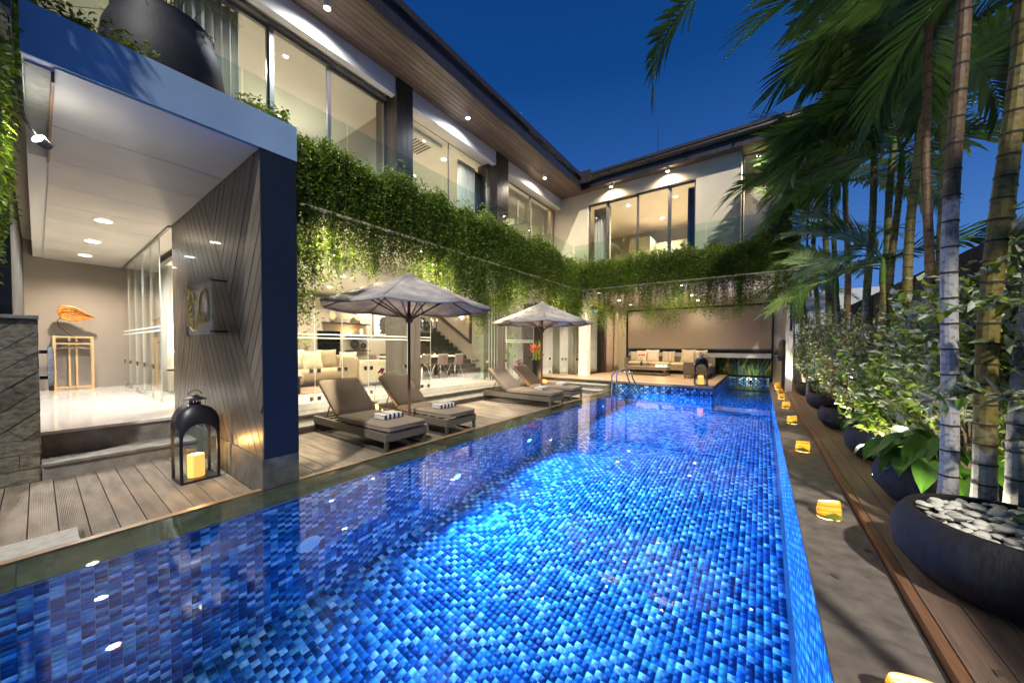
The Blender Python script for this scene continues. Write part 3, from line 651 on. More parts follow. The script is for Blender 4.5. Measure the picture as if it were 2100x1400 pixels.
# --- left stone clad wall
sw = thing('stone_wall', (-6.3, -.6, DZ), 'low dark stone clad wall with diagonal slabs left of the entry steps', 'wall')
B(-6.6, -6.215, -1.24, -.012, DZ, 1.66).build('core', 'dark_stone', sw, world=True)
B(-6.62, -6.17, -1.26, .012, 1.662, 1.70).build('cap', 'stone_grey', sw, world=True, bevel=.004)
def sf(u, v, t): return (-6.216+t, -1.24+u, v)
rect = [(0, .40), (1.238, .40), (1.238, 1.66), (0, 1.66)]
ang = R(42); dx, dy = math.cos(ang), math.sin(ang); nx, ny = -dy, dx; wd = .155
for k in range(-8, 14):
    s = clip(clip(rect, nx, ny, (k+1)*wd-.004), -nx, -ny, -(k*wd+.003))
    if area(s) < .002: continue
    off = random.uniform(0, .45); q = -1.0+off
    while q < 2.6:
        L = random.uniform(.32, .62); s2 = clip(clip(s, dx, dy, q+L-.004), -dx, -dy, -(q)); q += L
        if area(s2) > .002: MB().prism(s2, sf, 0, .012+random.uniform(0, .008)).build('stone', 'stone_clad', sw, world=True)
for r_ in range(3):
    z0 = DZ+.153*r_; u = -random.uniform(0, .3)
    while u < 1.238:
        L = random.uniform(.35, .6); a, b = max(0, u), min(1.238, u+L); u += L
        if b-a > .03: MB().prism([(a+.002, z0+.003), (b-.002, z0+.003), (b-.002, z0+.15), (a+.002, z0+.15)], sf, 0, .014+random.uniform(0, .008)).build('stone', 'stone_clad', sw, world=True)
zz = DZ
while zz < 1.62:   # end face stones
    h_ = random.uniform(.1, .17); h_ = min(h_, 1.655-zz); B(-6.6, -6.2, -.0125, .004+random.uniform(0, .004), zz+.002, zz+h_-.002).build('stone', 'stone_clad', sw, world=True); zz += h_
# garden side: fence and white end wall
fe = thing('garden_fence', (2.12, 8, -.1), 'tall black board fence running behind the palms', 'fence')
fm = MB().box(0, .03, 0, .192, 0, 2.72).mesh('fence_board', 'fence_black')
for k in range(92): link('fence_board', fm, fe, (.0+.006*(k % 2), -9.4+k*.1975, .03))
for k in range(7): B(2.16, 2.22, -.8+k*2.8, -.72+k*2.8, -.1, 2.66).build('post', 'fence_black', fe, world=True)
B(2.155, 2.185, -1.4, 16.7, 2.5, 2.6).build('rail', 'fence_black', fe, world=True)
gw = tag(B(.74, 3.2, 16.6, 16.8, -.35, 3.45).build('garden_wall', 'wall_bluewhite'), 'pale blue-white rendered garden wall behind the far palms', 'wall')
pp = thing('end_post', (.66, 13.4, 0), 'slim white post with a dark cable slot at the end of the coping', 'post')
MB().box(.62, .78, 13.3, 13.5, -.0, 3.5).build('shaft', 'white_paint', pp, world=True); B(.70, .745, 13.288, 13.302, 1.9, 3.4).build('slot', 'dark_metal', pp, world=True)
# ================================================================== FURNITURE OUTDOORS
def cushion(mb, x0, x1, y0, y1, z0, z1, mat=None, n=10, puff=.6, pipe=None):
    # soft rounded slab
    cx, cy_, cz = (x0+x1)/2, (y0+y1)/2, (z0+z1)/2; hx, hy, hz = (x1-x0)/2, (y1-y0)/2, (z1-z0)/2; e = .16
    vs = []; nu, nv = 24, 10
    def sp(t, p): return math.copysign(abs(t)**p, t)
    fs = []
    for i in range(nv+1):
        ph = -PI/2+PI*i/nv
        for j in range(nu):
            a = 2*PI*j/nu; v = Vector((cx+hx*sp(math.cos(ph), .28)*sp(math.cos(a), e), cy_+hy*sp(math.cos(ph), .28)*sp(math.sin(a), e), cz+hz*sp(math.sin(ph), puff)))
            vs.append(mat @ v if mat is not None else v)
    for i in range(nv):
        for j in range(nu): fs.append((i*nu+j, i*nu+(j+1) % nu, (i+1)*nu+(j+1) % nu, (i+1)*nu+j))
    mb._a(vs, fs)
    if pipe is not None:
        for zz in (cz-hz*.45, cz+hz*.45):
            ring = [Vector((cx+hx*1.0*sp(math.cos(2*PI*j/48), e), cy_+hy*1.0*sp(math.sin(2*PI*j/48), e), zz)) for j in range(49)]
            pipe.tube([mat @ v if mat is not None else v for v in ring], .0055, 5, cap=False)
    return mb
# sun lounger: local x = length (foot end at +x), width along y, z up from the deck
M('piping', (.17, .135, .10), .9, var=.05)
def make_lounger():
    t = thing('sun_lounger', (0, 0, 0), 'x', 'sun lounger', 'sun loungers on the pool deck')
    L, Wd = 2.06, .70; z0, z1 = .155, .275
    for nm, bx in (('side_rail', (0, L, 0, .045)), ('side_rail', (0, L, Wd-.045, Wd))):
        B(bx[0], bx[1], bx[2], bx[3], z0, z1).build(nm, 'wicker', t, bevel=.008)
    B(L-.045, L+.002, .046, Wd-.046, z0, z1).build('end_rail', 'wicker', t, bevel=.008); B(-.002, .045, .046, Wd-.046, z0, z1).build('end_rail', 'wicker', t, bevel=.008)
    lm = MB().box(-.02, .02, -.02, .02, 0, z0).mesh('leg', 'metal_grey')
    for x in (.03, L-.03):
        for y in (.03, Wd-.03): link('leg', lm, t, (x, y, .001))
    for y in (.03, Wd-.03): MB().box(.05, L-.05, y-.016, y+.016, .0, .032).build('skid', 'metal_grey', t)
    for x in (.03, L-.03): MB().box(x-.014, x+.014, .05, Wd-.05, .003, .03).build('skid', 'metal_grey', t)
    sl = MB()
    for k in range(9): sl.box(.06+k*.21, .12+k*.21, .046, Wd-.046, .235, .26)
    sl.build('slat_base', 'metal_grey', t)
    pp_ = MB(); sc_ = cushion(MB(), .72, L+.02, .01, Wd-.01, .275, .385, pipe=pp_).build('seat_cushion', 'cushion_taupe', t, smooth=True); pp_.build('piping', 'piping', sc_, smooth=True)
    m_ = Matrix.Translation((.73, 0, .31)) @ Matrix.Rotation(R(-140), 4, 'Y')
    pp_ = MB(); bc_ = cushion(MB(), 0, .80, .01, Wd-.01, -.10, .0, m_, pipe=pp_).build('back_cushion', 'cushion_taupe', t, smooth=True); pp_.build('piping', 'piping', bc_, smooth=True)
    bf = MB().box(.0, .78, .05, Wd-.05, .004, .022, m_); bf.build('backrest_frame', 'wicker', t)
    pr = MB()
    for y in (.12, Wd-.12): pr.tube([(.22, y, .26), (.36, y, .52)], .011, 6)
    pr.build('prop_strut', 'metal_grey', t)
    return t
lg = make_lounger()
LL = [(-6.1, 2.71, 'nearest sun lounger beside the navy column, striped towel on its foot'), (-6.1, 3.81, 'sun lounger right behind the near parasol pole'),
      (-6.0, 6.97, 'third sun lounger from the camera, first under the far parasol'), (-6.05, 8.16, 'farthest sun lounger next to the terrace steps')]
for i, (x, y, lab) in enumerate(LL):
    if i == 0: lg.location = (x, y, DZ); lg['label'] = lab
    else: dup(lg, (x, y, DZ), 0, lab)
# folded striped towels
def stripe_mat():
    m = bpy.data.materials.new('towel_stripe'); m.use_nodes = True; n = m.node_tree.nodes; L = m.node_tree.links; MT['towel_stripe'] = m; b = n['Principled BSDF']; b.inputs['Roughness'].default_value = .95
    t = n.new('ShaderNodeTexCoord'); w = n.new('ShaderNodeTexWave'); w.bands_direction = 'Y'; w.inputs['Scale'].default_value = 4.2; w.inputs['Distortion'].default_value = .15; L.new(t.outputs['Object'], w.inputs[0])
    r = n.new('ShaderNodeValToRGB'); r.color_ramp.interpolation = 'CONSTANT'; r.color_ramp.elements[0].color = (.012, .022, .06, 1); r.color_ramp.elements[1].color = (.62, .6, .55, 1); r.color_ramp.elements[1].position = .5
    L.new(w.outputs['Fac'], r.inputs[0]); L.new(r.outputs[0], b.inputs['Base Color'])
stripe_mat(); M('towel_white', (.62, .60, .55), .95, var=.12, vs=30, bump=.4, bs=160)
def make_towel():
    t = thing('folded_towel', (0, 0, 0), 'x', 'towel', 'folded striped pool towels')
    tw = MB()
    for k in range(3): cushion(tw, -.13, .13, -.17, .17, .0+k*.026, .029+k*.026, puff=.9)
    tw.build('terry_body', 'towel_white', t, smooth=True)
    cushion(MB(), .06, .136, -.171, .171, .001, .0795, puff=.8).build('striped_border', 'towel_stripe', t, smooth=True)
    sb = MB()
    for yy in (-.09, .02): sb.box(-.128, .095, yy, yy+.025, .0775, .0815)
    sb.build('stripe', 'towel_stripe', t); return t
tw = make_towel(); tl = ['on the nearest sun lounger', 'on the lounger behind the near parasol pole', 'on the first lounger under the far parasol', 'on the farthest lounger by the steps']
for i, (x, y, lab) in enumerate(LL):
    loc = (x+1.60, y+.36, DZ+.383)
    o = tw if i == 0 else dup(tw, loc, 0)
    o.location = loc; o.rotation_euler.z = (.05, -.06, .04, .02)[i]; o['label'] = 'folded white towel with navy striped border '+tl[i]
# parasols
def make_parasol():
    t = thing('parasol', (0, 0, 0), 'x', 'parasol', 'parasols over the loungers')
    RR, ZR, ZA = 1.36, 2.10, 2.64; n = 8; ph = PI/8
    MB().tube([(0, 0, .1), (0, 0, 2.62)], .024, 10).build('pole', 'parasol_wood', t, smooth=True)
    MB().box(-.26, .26, -.19, .19, 0, .15).box(-.17, .17, -.15, .15, .15, .20).lathe([(.05, .20), (.045, .28), (.03, .29)], 12).build('base', 'pale_slab', t, bevel=.012)
    cv = []; fs = []; K = 7
    top = (0, 0, ZA)
    cp = MB()
    for i in range(n):
        a0 = ph+2*PI*i/n; a1 = ph+2*PI*(i+1)/n
        def fn(u, v, a0=a0, a1=a1):
            r = RR*(.02+.98*u); p0 = Vector((math.cos(a0), math.sin(a0), 0))*r; p1 = Vector((math.cos(a1), math.sin(a1), 0))*r; p = p0.lerp(p1, v)
            z = ZA-(ZA-ZR)*(u**.92)-.05*u*math.sin(PI*v)*u*.8+.035*math.sin(PI*u)*0
            return (p.x, p.y, z)
        cp.grid(fn, 6, 6)
        def fv(u, v, a0=a0, a1=a1):
            p = Vector((math.cos(a0), math.sin(a0), 0))*RR*1.0; q = Vector((math.cos(a1), math.sin(a1), 0))*RR; w_ = p.lerp(q, v); return (w_.x, w_.y, ZR-.05*math.sin(PI*v)*.8-.035*u)
        cp.grid(fv, 1, 6)
    c = cp.build('canopy', 'parasol_cloth', t, smooth=True); sm = c.modifiers.new('thick', 'SOLIDIFY'); sm.thickness = .003
    MB().lathe([(.11, ZA-.035), (.06, ZA+.005), (.02, ZA+.025), (.001, ZA+.03)], 8).build('vent_cap', 'parasol_cloth', t)
    MB().lathe([(.03, ZA+.03), (.022, ZA+.06), (.001, ZA+.09)], 10).build('finial', 'parasol_wood', t, smooth=True)
    MB().lathe([(.05, 1.84), (.062, 1.86), (.062, 1.93), (.045, 1.95), (.03, 1.99)], 12).build('hub', 'parasol_wood', t, smooth=True)
    for i in range(n):
        a = ph+2*PI*i/n; d = Vector((math.cos(a), math.sin(a), 0))
        rb_ = MB().bar(d*.05+Vector((0, 0, ZA-.06)), d*(RR-.005)+Vector((0, 0, ZR-.012)), .018, .026).build('rib', 'parasol_wood', t)
        MB().bar(d*.05+Vector((0, 0, 1.90)), d*RR*.56+Vector((0, 0, ZA-(ZA-ZR)*.56-.04)), .016, .022).build('strut', 'parasol_wood', rb_)
    return t
pa = make_parasol(); pa.location = (-4.72, 3.61, DZ); pa.rotation_euler.z = .30; pa['label'] = 'near grey-white parasol with wooden ribs over the first two loungers'
pb = dup(pa, (-4.78, 7.98, DZ), .2, 'far grey-white parasol over the third and fourth loungers')
# side tables with orchid pot and candle
def orchid(t, h, col, nf, seed, lean=.12, r=.028):
    rr = random.Random(seed)
    pts = [(0, 0, 0), (lean*.2, .0, h*.4), (lean*.7, .02, h*.8), (lean*1.3, .03, h)]
    MB().tube(pts, .004, 5).build('stem', 'stem_green', t); lf = MB()
    for k in range(5):
        a = k*1.35+rr.random(); d = Vector((math.cos(a), math.sin(a), 0)); L_ = rr.uniform(.1, .17)
        lf.grid(lambda u, v, d=d, L_=L_: tuple(d*L_*u+d.cross(Vector((0, 0, 1)))*(v-.5)*.05*math.sin(PI*min(.98, u+.08))+Vector((0, 0, .06*math.sin(u*2.2)))), 5, 2)
    lf.build('leaf', 'leaf_big', t, smooth=True)
    for k in range(nf):
        q = Vector(pts[-1])+Vector((rr.uniform(-.09, .09)*r/.028, rr.uniform(-.05, .05), rr.uniform(-.075, .05)*r/.028*.8)); fl_ = MB()
        for j in range(5):
            a = 2*PI*j/5+rr.random(); e = Vector((.5*math.cos(a), math.sin(a), .8*math.sin(a+1)))
            fl_.ell(q+e*r*.6, (r*.62, r*.5, r*.42), 6, 4)
        fl_.build('flower', col, t, smooth=True)
for i, (x, y, lab) in enumerate(((-5.60, 3.61, 'small low side table between the two near loungers'), (-5.52, 7.91, 'small low side table between the two far loungers'))):
    st = thing('side_table', (x, y, DZ), lab, 'side table', 'side tables')
    B(-.24, .24, -.165, .165, .20, .23).build('top', 'wicker', st, bevel=.005)
    for sx in (-.21, .21):
        for sy in (-.14, .14): B(sx-.015, sx+.015, sy-.015, sy+.015, 0, .20).build('leg', 'metal_grey', st)
    op = thing('orchid_pot', (x-.1, y-.02, DZ+.23), 'magenta orchid in a pale round pot on the %s side table' % ('near', 'far')[i], 'potted orchid')
    MB().lathe([(.045, 0), (.075, .05), (.08, .11), (.065, .17), (.058, .17), (.06, .12), (.0005, .11)], 18).build('pot', 'ceramic_pink', op, smooth=True)
    sub = bpy.data.objects.new('plant', None); COL.objects.link(sub); sub.parent = op; sub.location = (0, 0, .15); orchid(sub, .62, 'petal_magenta', 10, 3+i, .10, .030)
    cn = thing('votive_candle', (x+.09, y+.02, DZ+.23), 'small lit candle in a glass on the %s side table' % ('near', 'far')[i], 'candle')
    MB().lathe([(.0005, .002), (.032, .002), (.036, .07), (.034, .07)], 14).build('glass_cup', 'glass', cn, smooth=True); MB().lathe([(.0005, .0), (.027, .004), (.027, .035), (.0005, .036)], 12).build('wax', 'candle_wax', cn); MB().ell((0, 0, .062), (.007, .007, .022), 6, 5).build('flame', 'flame', cn)
    point('lamp', (x+.09, y+.02, DZ+.23+.12), 1.6, (1, .5, .18), .02)
# big arched lanterns
def make_lantern(h, wx, wy):
    t = thing('lantern', (0, 0, 0), 'x', 'lantern', 'black arched candle lanterns'); zs = h*.56; b = .012
    B(-wx, wx, -wy, wy, 0, .022).build('base', 'black_enamel', t, bevel=.004)
    pm = MB().box(-b, b, -b, b, .022, zs).mesh('post', 'black_enamel')
    for sx in (-1, 1):
        for sy in (-1, 1): link('post', pm, t, (sx*(wx-b), sy*(wy-b), 0))
    # arched hood: vault over the x axis (arch seen along y) with end plates that have an arched opening
    hood = MB(); N = 20
    def arc(u, sc=1.): a = PI*u; return (-wx*math.cos(a)*sc, zs+(h*.80-zs)*math.sin(a)**.8*sc)
    for side in (-1, 1):
        outer = [arc(i/N) for i in range(N+1)]; inner = [(-(wx-.022)*math.cos(PI*i/N), zs-h*.11+(h*.155)*math.sin(PI*i/N)) for i in range(N+1)]
        vs = [(p[0], side*wy, p[1]) for p in outer]+[(p[0], side*wy, p[1]) for p in inner]+[(p[0], side*(wy-.01), p[1]) for p in outer]+[(p[0], side*(wy-.01), p[1]) for p in inner]; n1 = N+1
        fs = []
        for i in range(N): fs += [(i, i+1, n1+i+1, n1+i), (2*n1+i, 3*n1+i, 3*n1+i+1, 2*n1+i+1), (n1+i, n1+i+1, 3*n1+i+1, 3*n1+i)]
        hood._a(vs, fs)
    hood.grid(lambda u, v: (arc(u)[0], -wy+2*wy*v, arc(u)[1]), N, 1)
    o = hood.build('hood', 'black_enamel', t, smooth=True); m_ = o.modifiers.new('thick', 'SOLIDIFY'); m_.thickness = .004
    zt = h*.80
    MB().lathe([(.05, zt-.005), (.05, zt+.012), (.03, zt+.015)], 14).build('collar', 'black_enamel', t)
    vn = MB()
    for k in range(10): a = 2*PI*k/10; vn.box(.043*math.cos(a)-.004, .043*math.cos(a)+.004, .043*math.sin(a)-.004, .043*math.sin(a)+.004, zt+.01, zt+.055)
    vn.build('vent', 'black_enamel', t)
    MB().lathe([(.10, zt+.05), (.085, zt+.062), (.05, zt+.078), (.03, zt+.09), (.03, zt+.1), (.0005, zt+.11)], 20).build('cap', 'black_enamel', t, smooth=True)
    rg = [(.055*math.cos(a), 0, zt+.10+.055*math.sin(a)*.9) for a in [PI*i/10 for i in range(11)]]; MB().tube(rg, .005, 6).build('ring_handle', 'black_enamel', t)
    for sy in (-1, 1): MB().box(-wx+.024, wx-.024, sy*(wy-.016)-.0015, sy*(wy-.016)+.0015, .022, zs+h*.05).build('glass_pane', 'glass', t)
    for sx in (-1, 1): MB().box(sx*(wx-.012)-.0015, sx*(wx-.012)+.0015, -wy+.024, wy-.024, .022, zs).build('glass_pane', 'glass', t)
    return t
def candle(loc, r, h, lab, w):
    t = thing('pillar_candle', loc, lab, 'candle', 'thick pillar candles')
    MB().lathe([(.0005, .0), (r, .0), (r, h*.94), (r*.93, h), (r*.8, h*.985), (r*.6, h*.90), (.0005, h*.88)], 22).build('wax', 'candle_wax', t, smooth=True); MB().tube([(0, 0, h*.88), (.003, 0, h*.95)], .0025, 5).build('wick', 'ink', t)
    MB().ell((0, 0, h*.965), (.006, .006, .02), 6, 5).build('flame', 'flame', t)
    point('lamp', (loc[0], loc[1], loc[2]+h+.06), w, (1, .5, .16), .03)
la = make_lantern(1.02, .165, .155); la.location = (-5.0, 1.0, DZ); la.rotation_euler.z = R(90)+.05; la['label'] = 'large black arched lantern standing before the chevron wall'
candle((-5.0, 1.0, DZ+.024), .072, .24, 'lit amber pillar candle inside the large lantern by the entry', 3)
lb = dup(la, (-1.38, 11.15, FZ+.003), R(12), 'black arched lantern on the terrace corner above the pool')
candle((-1.38, 11.15, FZ+.027), .075, .24, 'lit amber pillar candle inside the terrace corner lantern', 3)
# leaf lanterns along the right coping
def make_leaf_lantern(seed):
    rr = random.Random(seed); t = thing('leaf_lantern', (0, 0, 0), 'x', 'lantern', 'glowing folded leaf lanterns on the right coping')
    def ring(z0, z1, mat, nm, k):
        mb = MB(); N = 28
        def prof(a, z):
            w = 1-.10*abs(z-.06)/.06; x = .075*w*math.copysign(abs(math.cos(a))**.75, math.cos(a)); y = .05*w*math.copysign(abs(math.sin(a))**.8, math.sin(a)); return (x, y, z+.012*math.cos(a+.6)*(z/.12))
        mb.grid(lambda u, v: prof(2*PI*u, z0+(z1-z0)*v), N, 1)
        o = mb.build(nm, mat, t, smooth=True); s_ = o.modifiers.new('thick', 'SOLIDIFY'); s_.thickness = .0025; s_.offset = 1 if k % 2 else -1
    zs = [.004, .026, .046, .060, .080, .098, .118, .132]
    for k in range(7): ring(zs[k], zs[k+1]+.004, 'lantern_green' if k == 0 else ('lantern_a' if k % 2 == 0 else 'lantern_b'), 'leaf_band', k)
    lf = MB(); lf.grid(lambda u, v: ((v-.5)*.11*math.sin(PI*min(.97, u+.03))+.02, -.054-.004*math.sin(PI*v)-.003, .004+.062*u), 6, 6); lf.build('leaf_fold', 'lantern_green', t, smooth=True)
    MB().lathe([(.0005, .005), (.018, .005), (.018, .016), (.0005, .016)], 10).build('tea_light', 'flame', t)
    return t
ll = make_leaf_lantern(1)
yy = [1.88, 3.72, 5.9, 7.95, 9.95, 11.6, 13.0, 14.2, 15.2, 16.2]
wh = ['cut by the bottom edge of the view', 'second from the camera', 'third from the camera', 'fourth from the camera', 'fifth from the camera', 'sixth from the camera', 'seventh from the camera', 'fourth from the far end', 'second from the far end', 'last one at the far end']
wh[7] = 'third from the far end'
for i, y in enumerate(yy):
    loc = (.47+random.uniform(-.015, .015), y, .0295); rz = (.1, .15, -.3, .4, .0, -.2, .3, .1, .2, -.1)[i]
    o = ll if i == 0 else dup(ll, loc)
    o.location = loc; o.rotation_euler.z = rz; o['label'] = 'glowing yellow leaf lantern on the right coping, '+wh[i]
    point('lamp', (loc[0], loc[1], .085), 2.6, (1, .68, .30), .02)
# pool ladder
ld = thing('pool_ladder', (-3.3, 10.3, -.03), 'curved chrome ladder rails at the far left of the pool', 'ladder')
for y in (10.08, 10.50):
    pts = [(-3.56, y, -.03), (-3.60, y, .26)]
    for k in range(13):
        a = PI*(1-k/12); pts.append((-3.36+.24*math.cos(a), y, .46+.24*math.sin(a)))
    pts += [(-2.98, y, .2), (-2.86, y, -.05), (-2.86, y, -1.2)]
    MB().tube(pts, .021, 10).build('rail', 'chrome', ld, smooth=True, world=True)
    MB().lathe([(.045, 0), (.045, .012), (.022, .02)], 14, (-3.56, y, -.03)).build('escutcheon', 'chrome', ld, world=True)
for z in (-.3, -.6, -.9): B(-2.9, -2.82, 10.1, 10.48, z, z+.025).build('tread', 'chrome', ld, world=True)
# underwater fittings on the left wall
for i, (y, lab) in enumerate(((3.46, 'nearest'), (5.33, 'second'), (9.0, 'third'), (10.4, 'farthest'))):
    t = thing('pool_light', (-3.474, y, -1.2), 'round blue underwater light in the left pool wall, '+lab, 'pool light', 'underwater lights')
    q = Matrix.Rotation(PI/2, 4, 'Y')
    MB().lathe([(.09, 0), (.09, .02), (.065, .026)], 20, mat=q).build('ring', 'chrome', t, smooth=True); MB().lathe([(.065, .022), (.0005, .03)], 20, mat=q).build('lens', 'pool_lamp', t)
    spot('lamp', (-3.40, y, -1.2), (-.6, y-.6, -1.15), (170, 310, 390, 290)[i], (.085, .34, 1.0), 165, .7, .07)
t = thing('pool_light', (-1.2, -1.29, -1.1), 'added unseen blue underwater light in the near end wall', 'pool light', 'underwater lights'); q = Matrix.Rotation(-PI/2, 4, 'X')
MB().lathe([(.09, 0), (.09, .02), (.065, .026)], 20, mat=q).build('ring', 'chrome', t, smooth=True); MB().lathe([(.065, .022), (.0005, .03)], 20, mat=q).build('lens', 'pool_lamp', t); spot('lamp', (-.7, -1.2, -1.0), (-.1, 3.2, -1.8), 240, (.085, .34, 1.0), 120, .7, .07)  # added lamp out of view behind the camera, brightens the near pool floor
q = Matrix.Rotation(PI/2, 4, 'Y')
t = thing('pool_light', (-1.044, 11.5, -.9), 'round blue underwater light in the side of the terrace by the narrow channel', 'pool light', 'underwater lights')
MB().lathe([(.09, 0), (.09, .02), (.065, .026)], 20, mat=q).build('ring', 'chrome', t, smooth=True); MB().lathe([(.065, .022), (.0005, .03)], 20, mat=q).build('lens', 'pool_lamp', t)
spot('lamp', (-.97, 11.5, -.9), (.2, 12.4, -1.2), 130, (.085, .34, 1.0), 165, .7, .07)
t = thing('wall_inlet', (-3.474, 1.49, -1.09), 'round white perforated inlet cover in the near left pool wall', 'inlet')
q = Matrix.Rotation(PI/2, 4, 'Y')
MB().lathe([(.11, .0), (.11, .014), (.08, .02), (.065, .018)], 24, mat=q).build('flange', 'ceramic_white', t, smooth=True)
MB().lathe([(.066, .0175), (.0005, .0175)], 20, mat=q).build('grille', 'frost', t)
# ================================================================== INTERIOR
def curtain(name, p0, p1, z0, z1, mat, lab, folds=9, amp=.04, flare=0.):
    t = thing(name, ((p0[0]+p1[0])/2, (p0[1]+p1[1])/2, z0), lab, 'curtain'); a = Vector((*p0, 0)); b = Vector((*p1, 0)); d = (b-a); nn = Vector((-d.y, d.x, 0)).normalized()
    mb = MB().grid(lambda u, v: tuple(a+d*(u*(1-flare*v)+flare*v*.5)+nn*(amp*math.sin(u*folds*2*PI)+.3*amp*math.sin(u*folds*4.3*PI+v*2))+Vector((0, 0, z0+(z1-z0)*v))), folds*8, 6)
    o = mb.build('cloth', mat, t, world=True, smooth=True); s_ = o.modifiers.new('thick', 'SOLIDIFY'); s_.thickness = .003
    MB().tube([(p0[0], p0[1], z1+.01), (p1[0], p1[1], z1+.01)], .012, 6).build('rail', 'alu', t, world=True)
curtain('curtain', (-6.42, 1.15), (-6.42, 1.85), UFZ, 6.35, 'curtain_white', 'pale gathered curtain at the left upstairs window', 7, .04)
curtain('curtain', (-6.42, 6.45), (-6.42, 7.05), UFZ, 6.2, 'curtain_white', 'white curtain upstairs beside the second timber pillar', 6, .05); curtain('curtain', (-6.48, 7.1), (-6.48, 7.45), UFZ, 6.2, 'ink', 'black-out curtain upstairs against the second timber pillar', 4, .04)
curtain('curtain', (-4.8, 11.5), (-4.2, 11.5), UFZ, 6.15, 'curtain_white', 'white curtain in the far upstairs window', 6, .05); curtain('curtain', (-1.85, 11.55), (-1.62, 11.55), UFZ, 6.15, 'navy_paint', 'dark blue curtain at the right end of the far window', 3, .03)
curtain('curtain', (-10.9, 1.62), (-10.2, 1.66), LZ, 3.1, 'curtain_white', 'long white curtain behind the lobby glass', 6, .05, -.5); curtain('curtain', (-12.3, 1.66), (-12.0, 1.66), LZ, 3.1, 'cushion_cream', 'narrow cream curtain at the end of the lobby glass', 3, .03)
curtain('curtain', (-6.9, 12.35), (-6.55, 12.35), FZ, 2.98, 'curtain_white', 'white curtain in the far glass front, left gather', 4, .04); curtain('curtain', (-6.2, 12.35), (-5.7, 12.35), FZ, 2.98, 'curtain_white', 'white curtain in the far glass front, right gather', 6, .04)
curtain('curtain', (-5.32, 14.2), (-5.32, 14.85), FZ, 3.0, 'curtain_pink', 'dusty pink curtain on the terrace beside the dark door', 5, .06); curtain('curtain', (-5.3, 15.2), (-5.3, 15.5), FZ, 3.0, 'cushion_cream', 'beige curtain in the terrace corner', 3, .05)
# slatted blind bay upstairs
vb = thing('venetian_blind', (-6.4, 9.5, UFZ), 'wooden venetian blind filling the upstairs bay near the corner', 'blind')
sb = MB(); mm = Matrix.Rotation(R(-38), 4, 'Y')
for k in range(46):
    z = UFZ+.2+k*.052; q = Matrix.Translation((-6.4, 0, z)) @ mm; sb.box(-.022, .022, 7.9, 11.05, -.0015, .0015, q)
o = sb.build('slats', 'slat', vb, world=True); o['kind'] = 'stuff'
for y in (8.3, 9.1, 9.9, 10.7): B(-6.425, -6.375, y-.012, y+.012, UFZ, 6.3).build('tape', 'slat', vb, world=True)
# ceiling cassette AC upstairs
ac = thing('ceiling_air_conditioner', (-7.0, 5.6, 6.36), 'white square ceiling air conditioner seen behind the upstairs glass', 'air conditioner')
B(-.45, .45, -.45, .45, -.03, .055).build('panel', 'white_paint', ac, bevel=.03)
for k in range(6): B(-.27, .27, -.24+k*.085, -.20+k*.085, -.037, -.031).build('louver', 'metal_grey', ac)
for k, (x, y, l) in enumerate(((-7.0, 6.5, 'upstairs middle bay near the glass'), (-8.4, 6.6, 'upstairs middle bay further back'), (-8.0, 9.6, 'upstairs behind the slatted blind'), (-7.3, 2.0, 'left upstairs room'), (-8.6, 3.2, 'left upstairs room deeper inside'))):
    downlight((x, y, 6.418), (60, 45, 60, 75, 60)[k]*2.1, 'small ceiling downlight in the '+l, NEUT, 'upstairs downlights')
for x, y, l in ((-3.9, 12.4, 'left'), (-2.4, 12.6, 'right'), (-3.2, 14.4, 'rear')): downlight((x, y, 6.418), 150, 'small ceiling downlight in the far upstairs room, '+l, (1, .78, .55), 'upstairs downlights')
# living room
def soft_sofa():
    t = thing('sofa', (-9.7, 4.6, FZ), 'beige corner sofa inside the living room behind the glass doors', 'sofa')
    cushion(MB(), -10.5, -8.75, 2.6, 3.75, FZ+.12, FZ+.46).build('chaise', 'sofa_beige', t, world=True, smooth=True)
    cushion(MB(), -10.5, -9.5, 3.75, 5.75, FZ+.12, FZ+.46).build('seat', 'sofa_beige', t, world=True, smooth=True)
    cushion(MB(), -10.75, -10.42, 2.6, 5.95, FZ+.12, FZ+.82).build('back', 'sofa_beige', t, world=True, smooth=True)
    cushion(MB(), -10.6, -9.4, 5.65, 5.98, FZ+.12, FZ+.66).build('armrest', 'sofa_beige', t, world=True, smooth=True)
    for x in (-10.4, -8.95):
        for y in (2.7, 5.8): B(x-.03, x+.03, y-.03, y+.03, FZ, FZ+.14).build('foot', 'chrome', t, world=True)
soft_sofa()
tag(B(-9.9, -8.3, 2.2, 4.9, FZ+.001, FZ+.012).build('rug', 'rug'), 'brown patterned rug under the living room sofa', 'rug')
def pillow(loc, s, rx, rz, mat, lab, grp=None, stripes=False):
    t = thing('cushion', loc, lab, 'cushion', grp); q = Matrix.Rotation(rz, 4, 'Z') @ Matrix.Rotation(rx, 4, 'X')
    def f(u, v, sg):
        a = 2*u-1; b = 2*v-1; e = max(0, (1-abs(a)**3.2)*(1-abs(b)**3.2))**.6; c = 1+.09*(abs(a*b))**2
        return q @ Vector((a*s*c*.5, sg*e*s*.17, (b*c+1)*s*.5))
    MB().grid(lambda u, v: f(u, v, 1), 12, 12).grid(lambda u, v: f(1-u, v, -1), 12, 12).build('cover', mat, t, smooth=True)
    if stripes:
        MB().grid(lambda u, v: tuple(Vector(f(.18+.05*u, v, -1))+q @ Vector((0, -.003, 0))), 2, 10).grid(lambda u, v: tuple(Vector(f(.44+.10*u, v, -1))+q @ Vector((0, -.003, 0))), 2, 10).grid(lambda u, v: tuple(Vector(f(.76+.05*u, v, -1))+q @ Vector((0, -.003, 0))), 2, 10).build('stripe', 'taupe_paint', t, smooth=True)
zc = FZ+.45
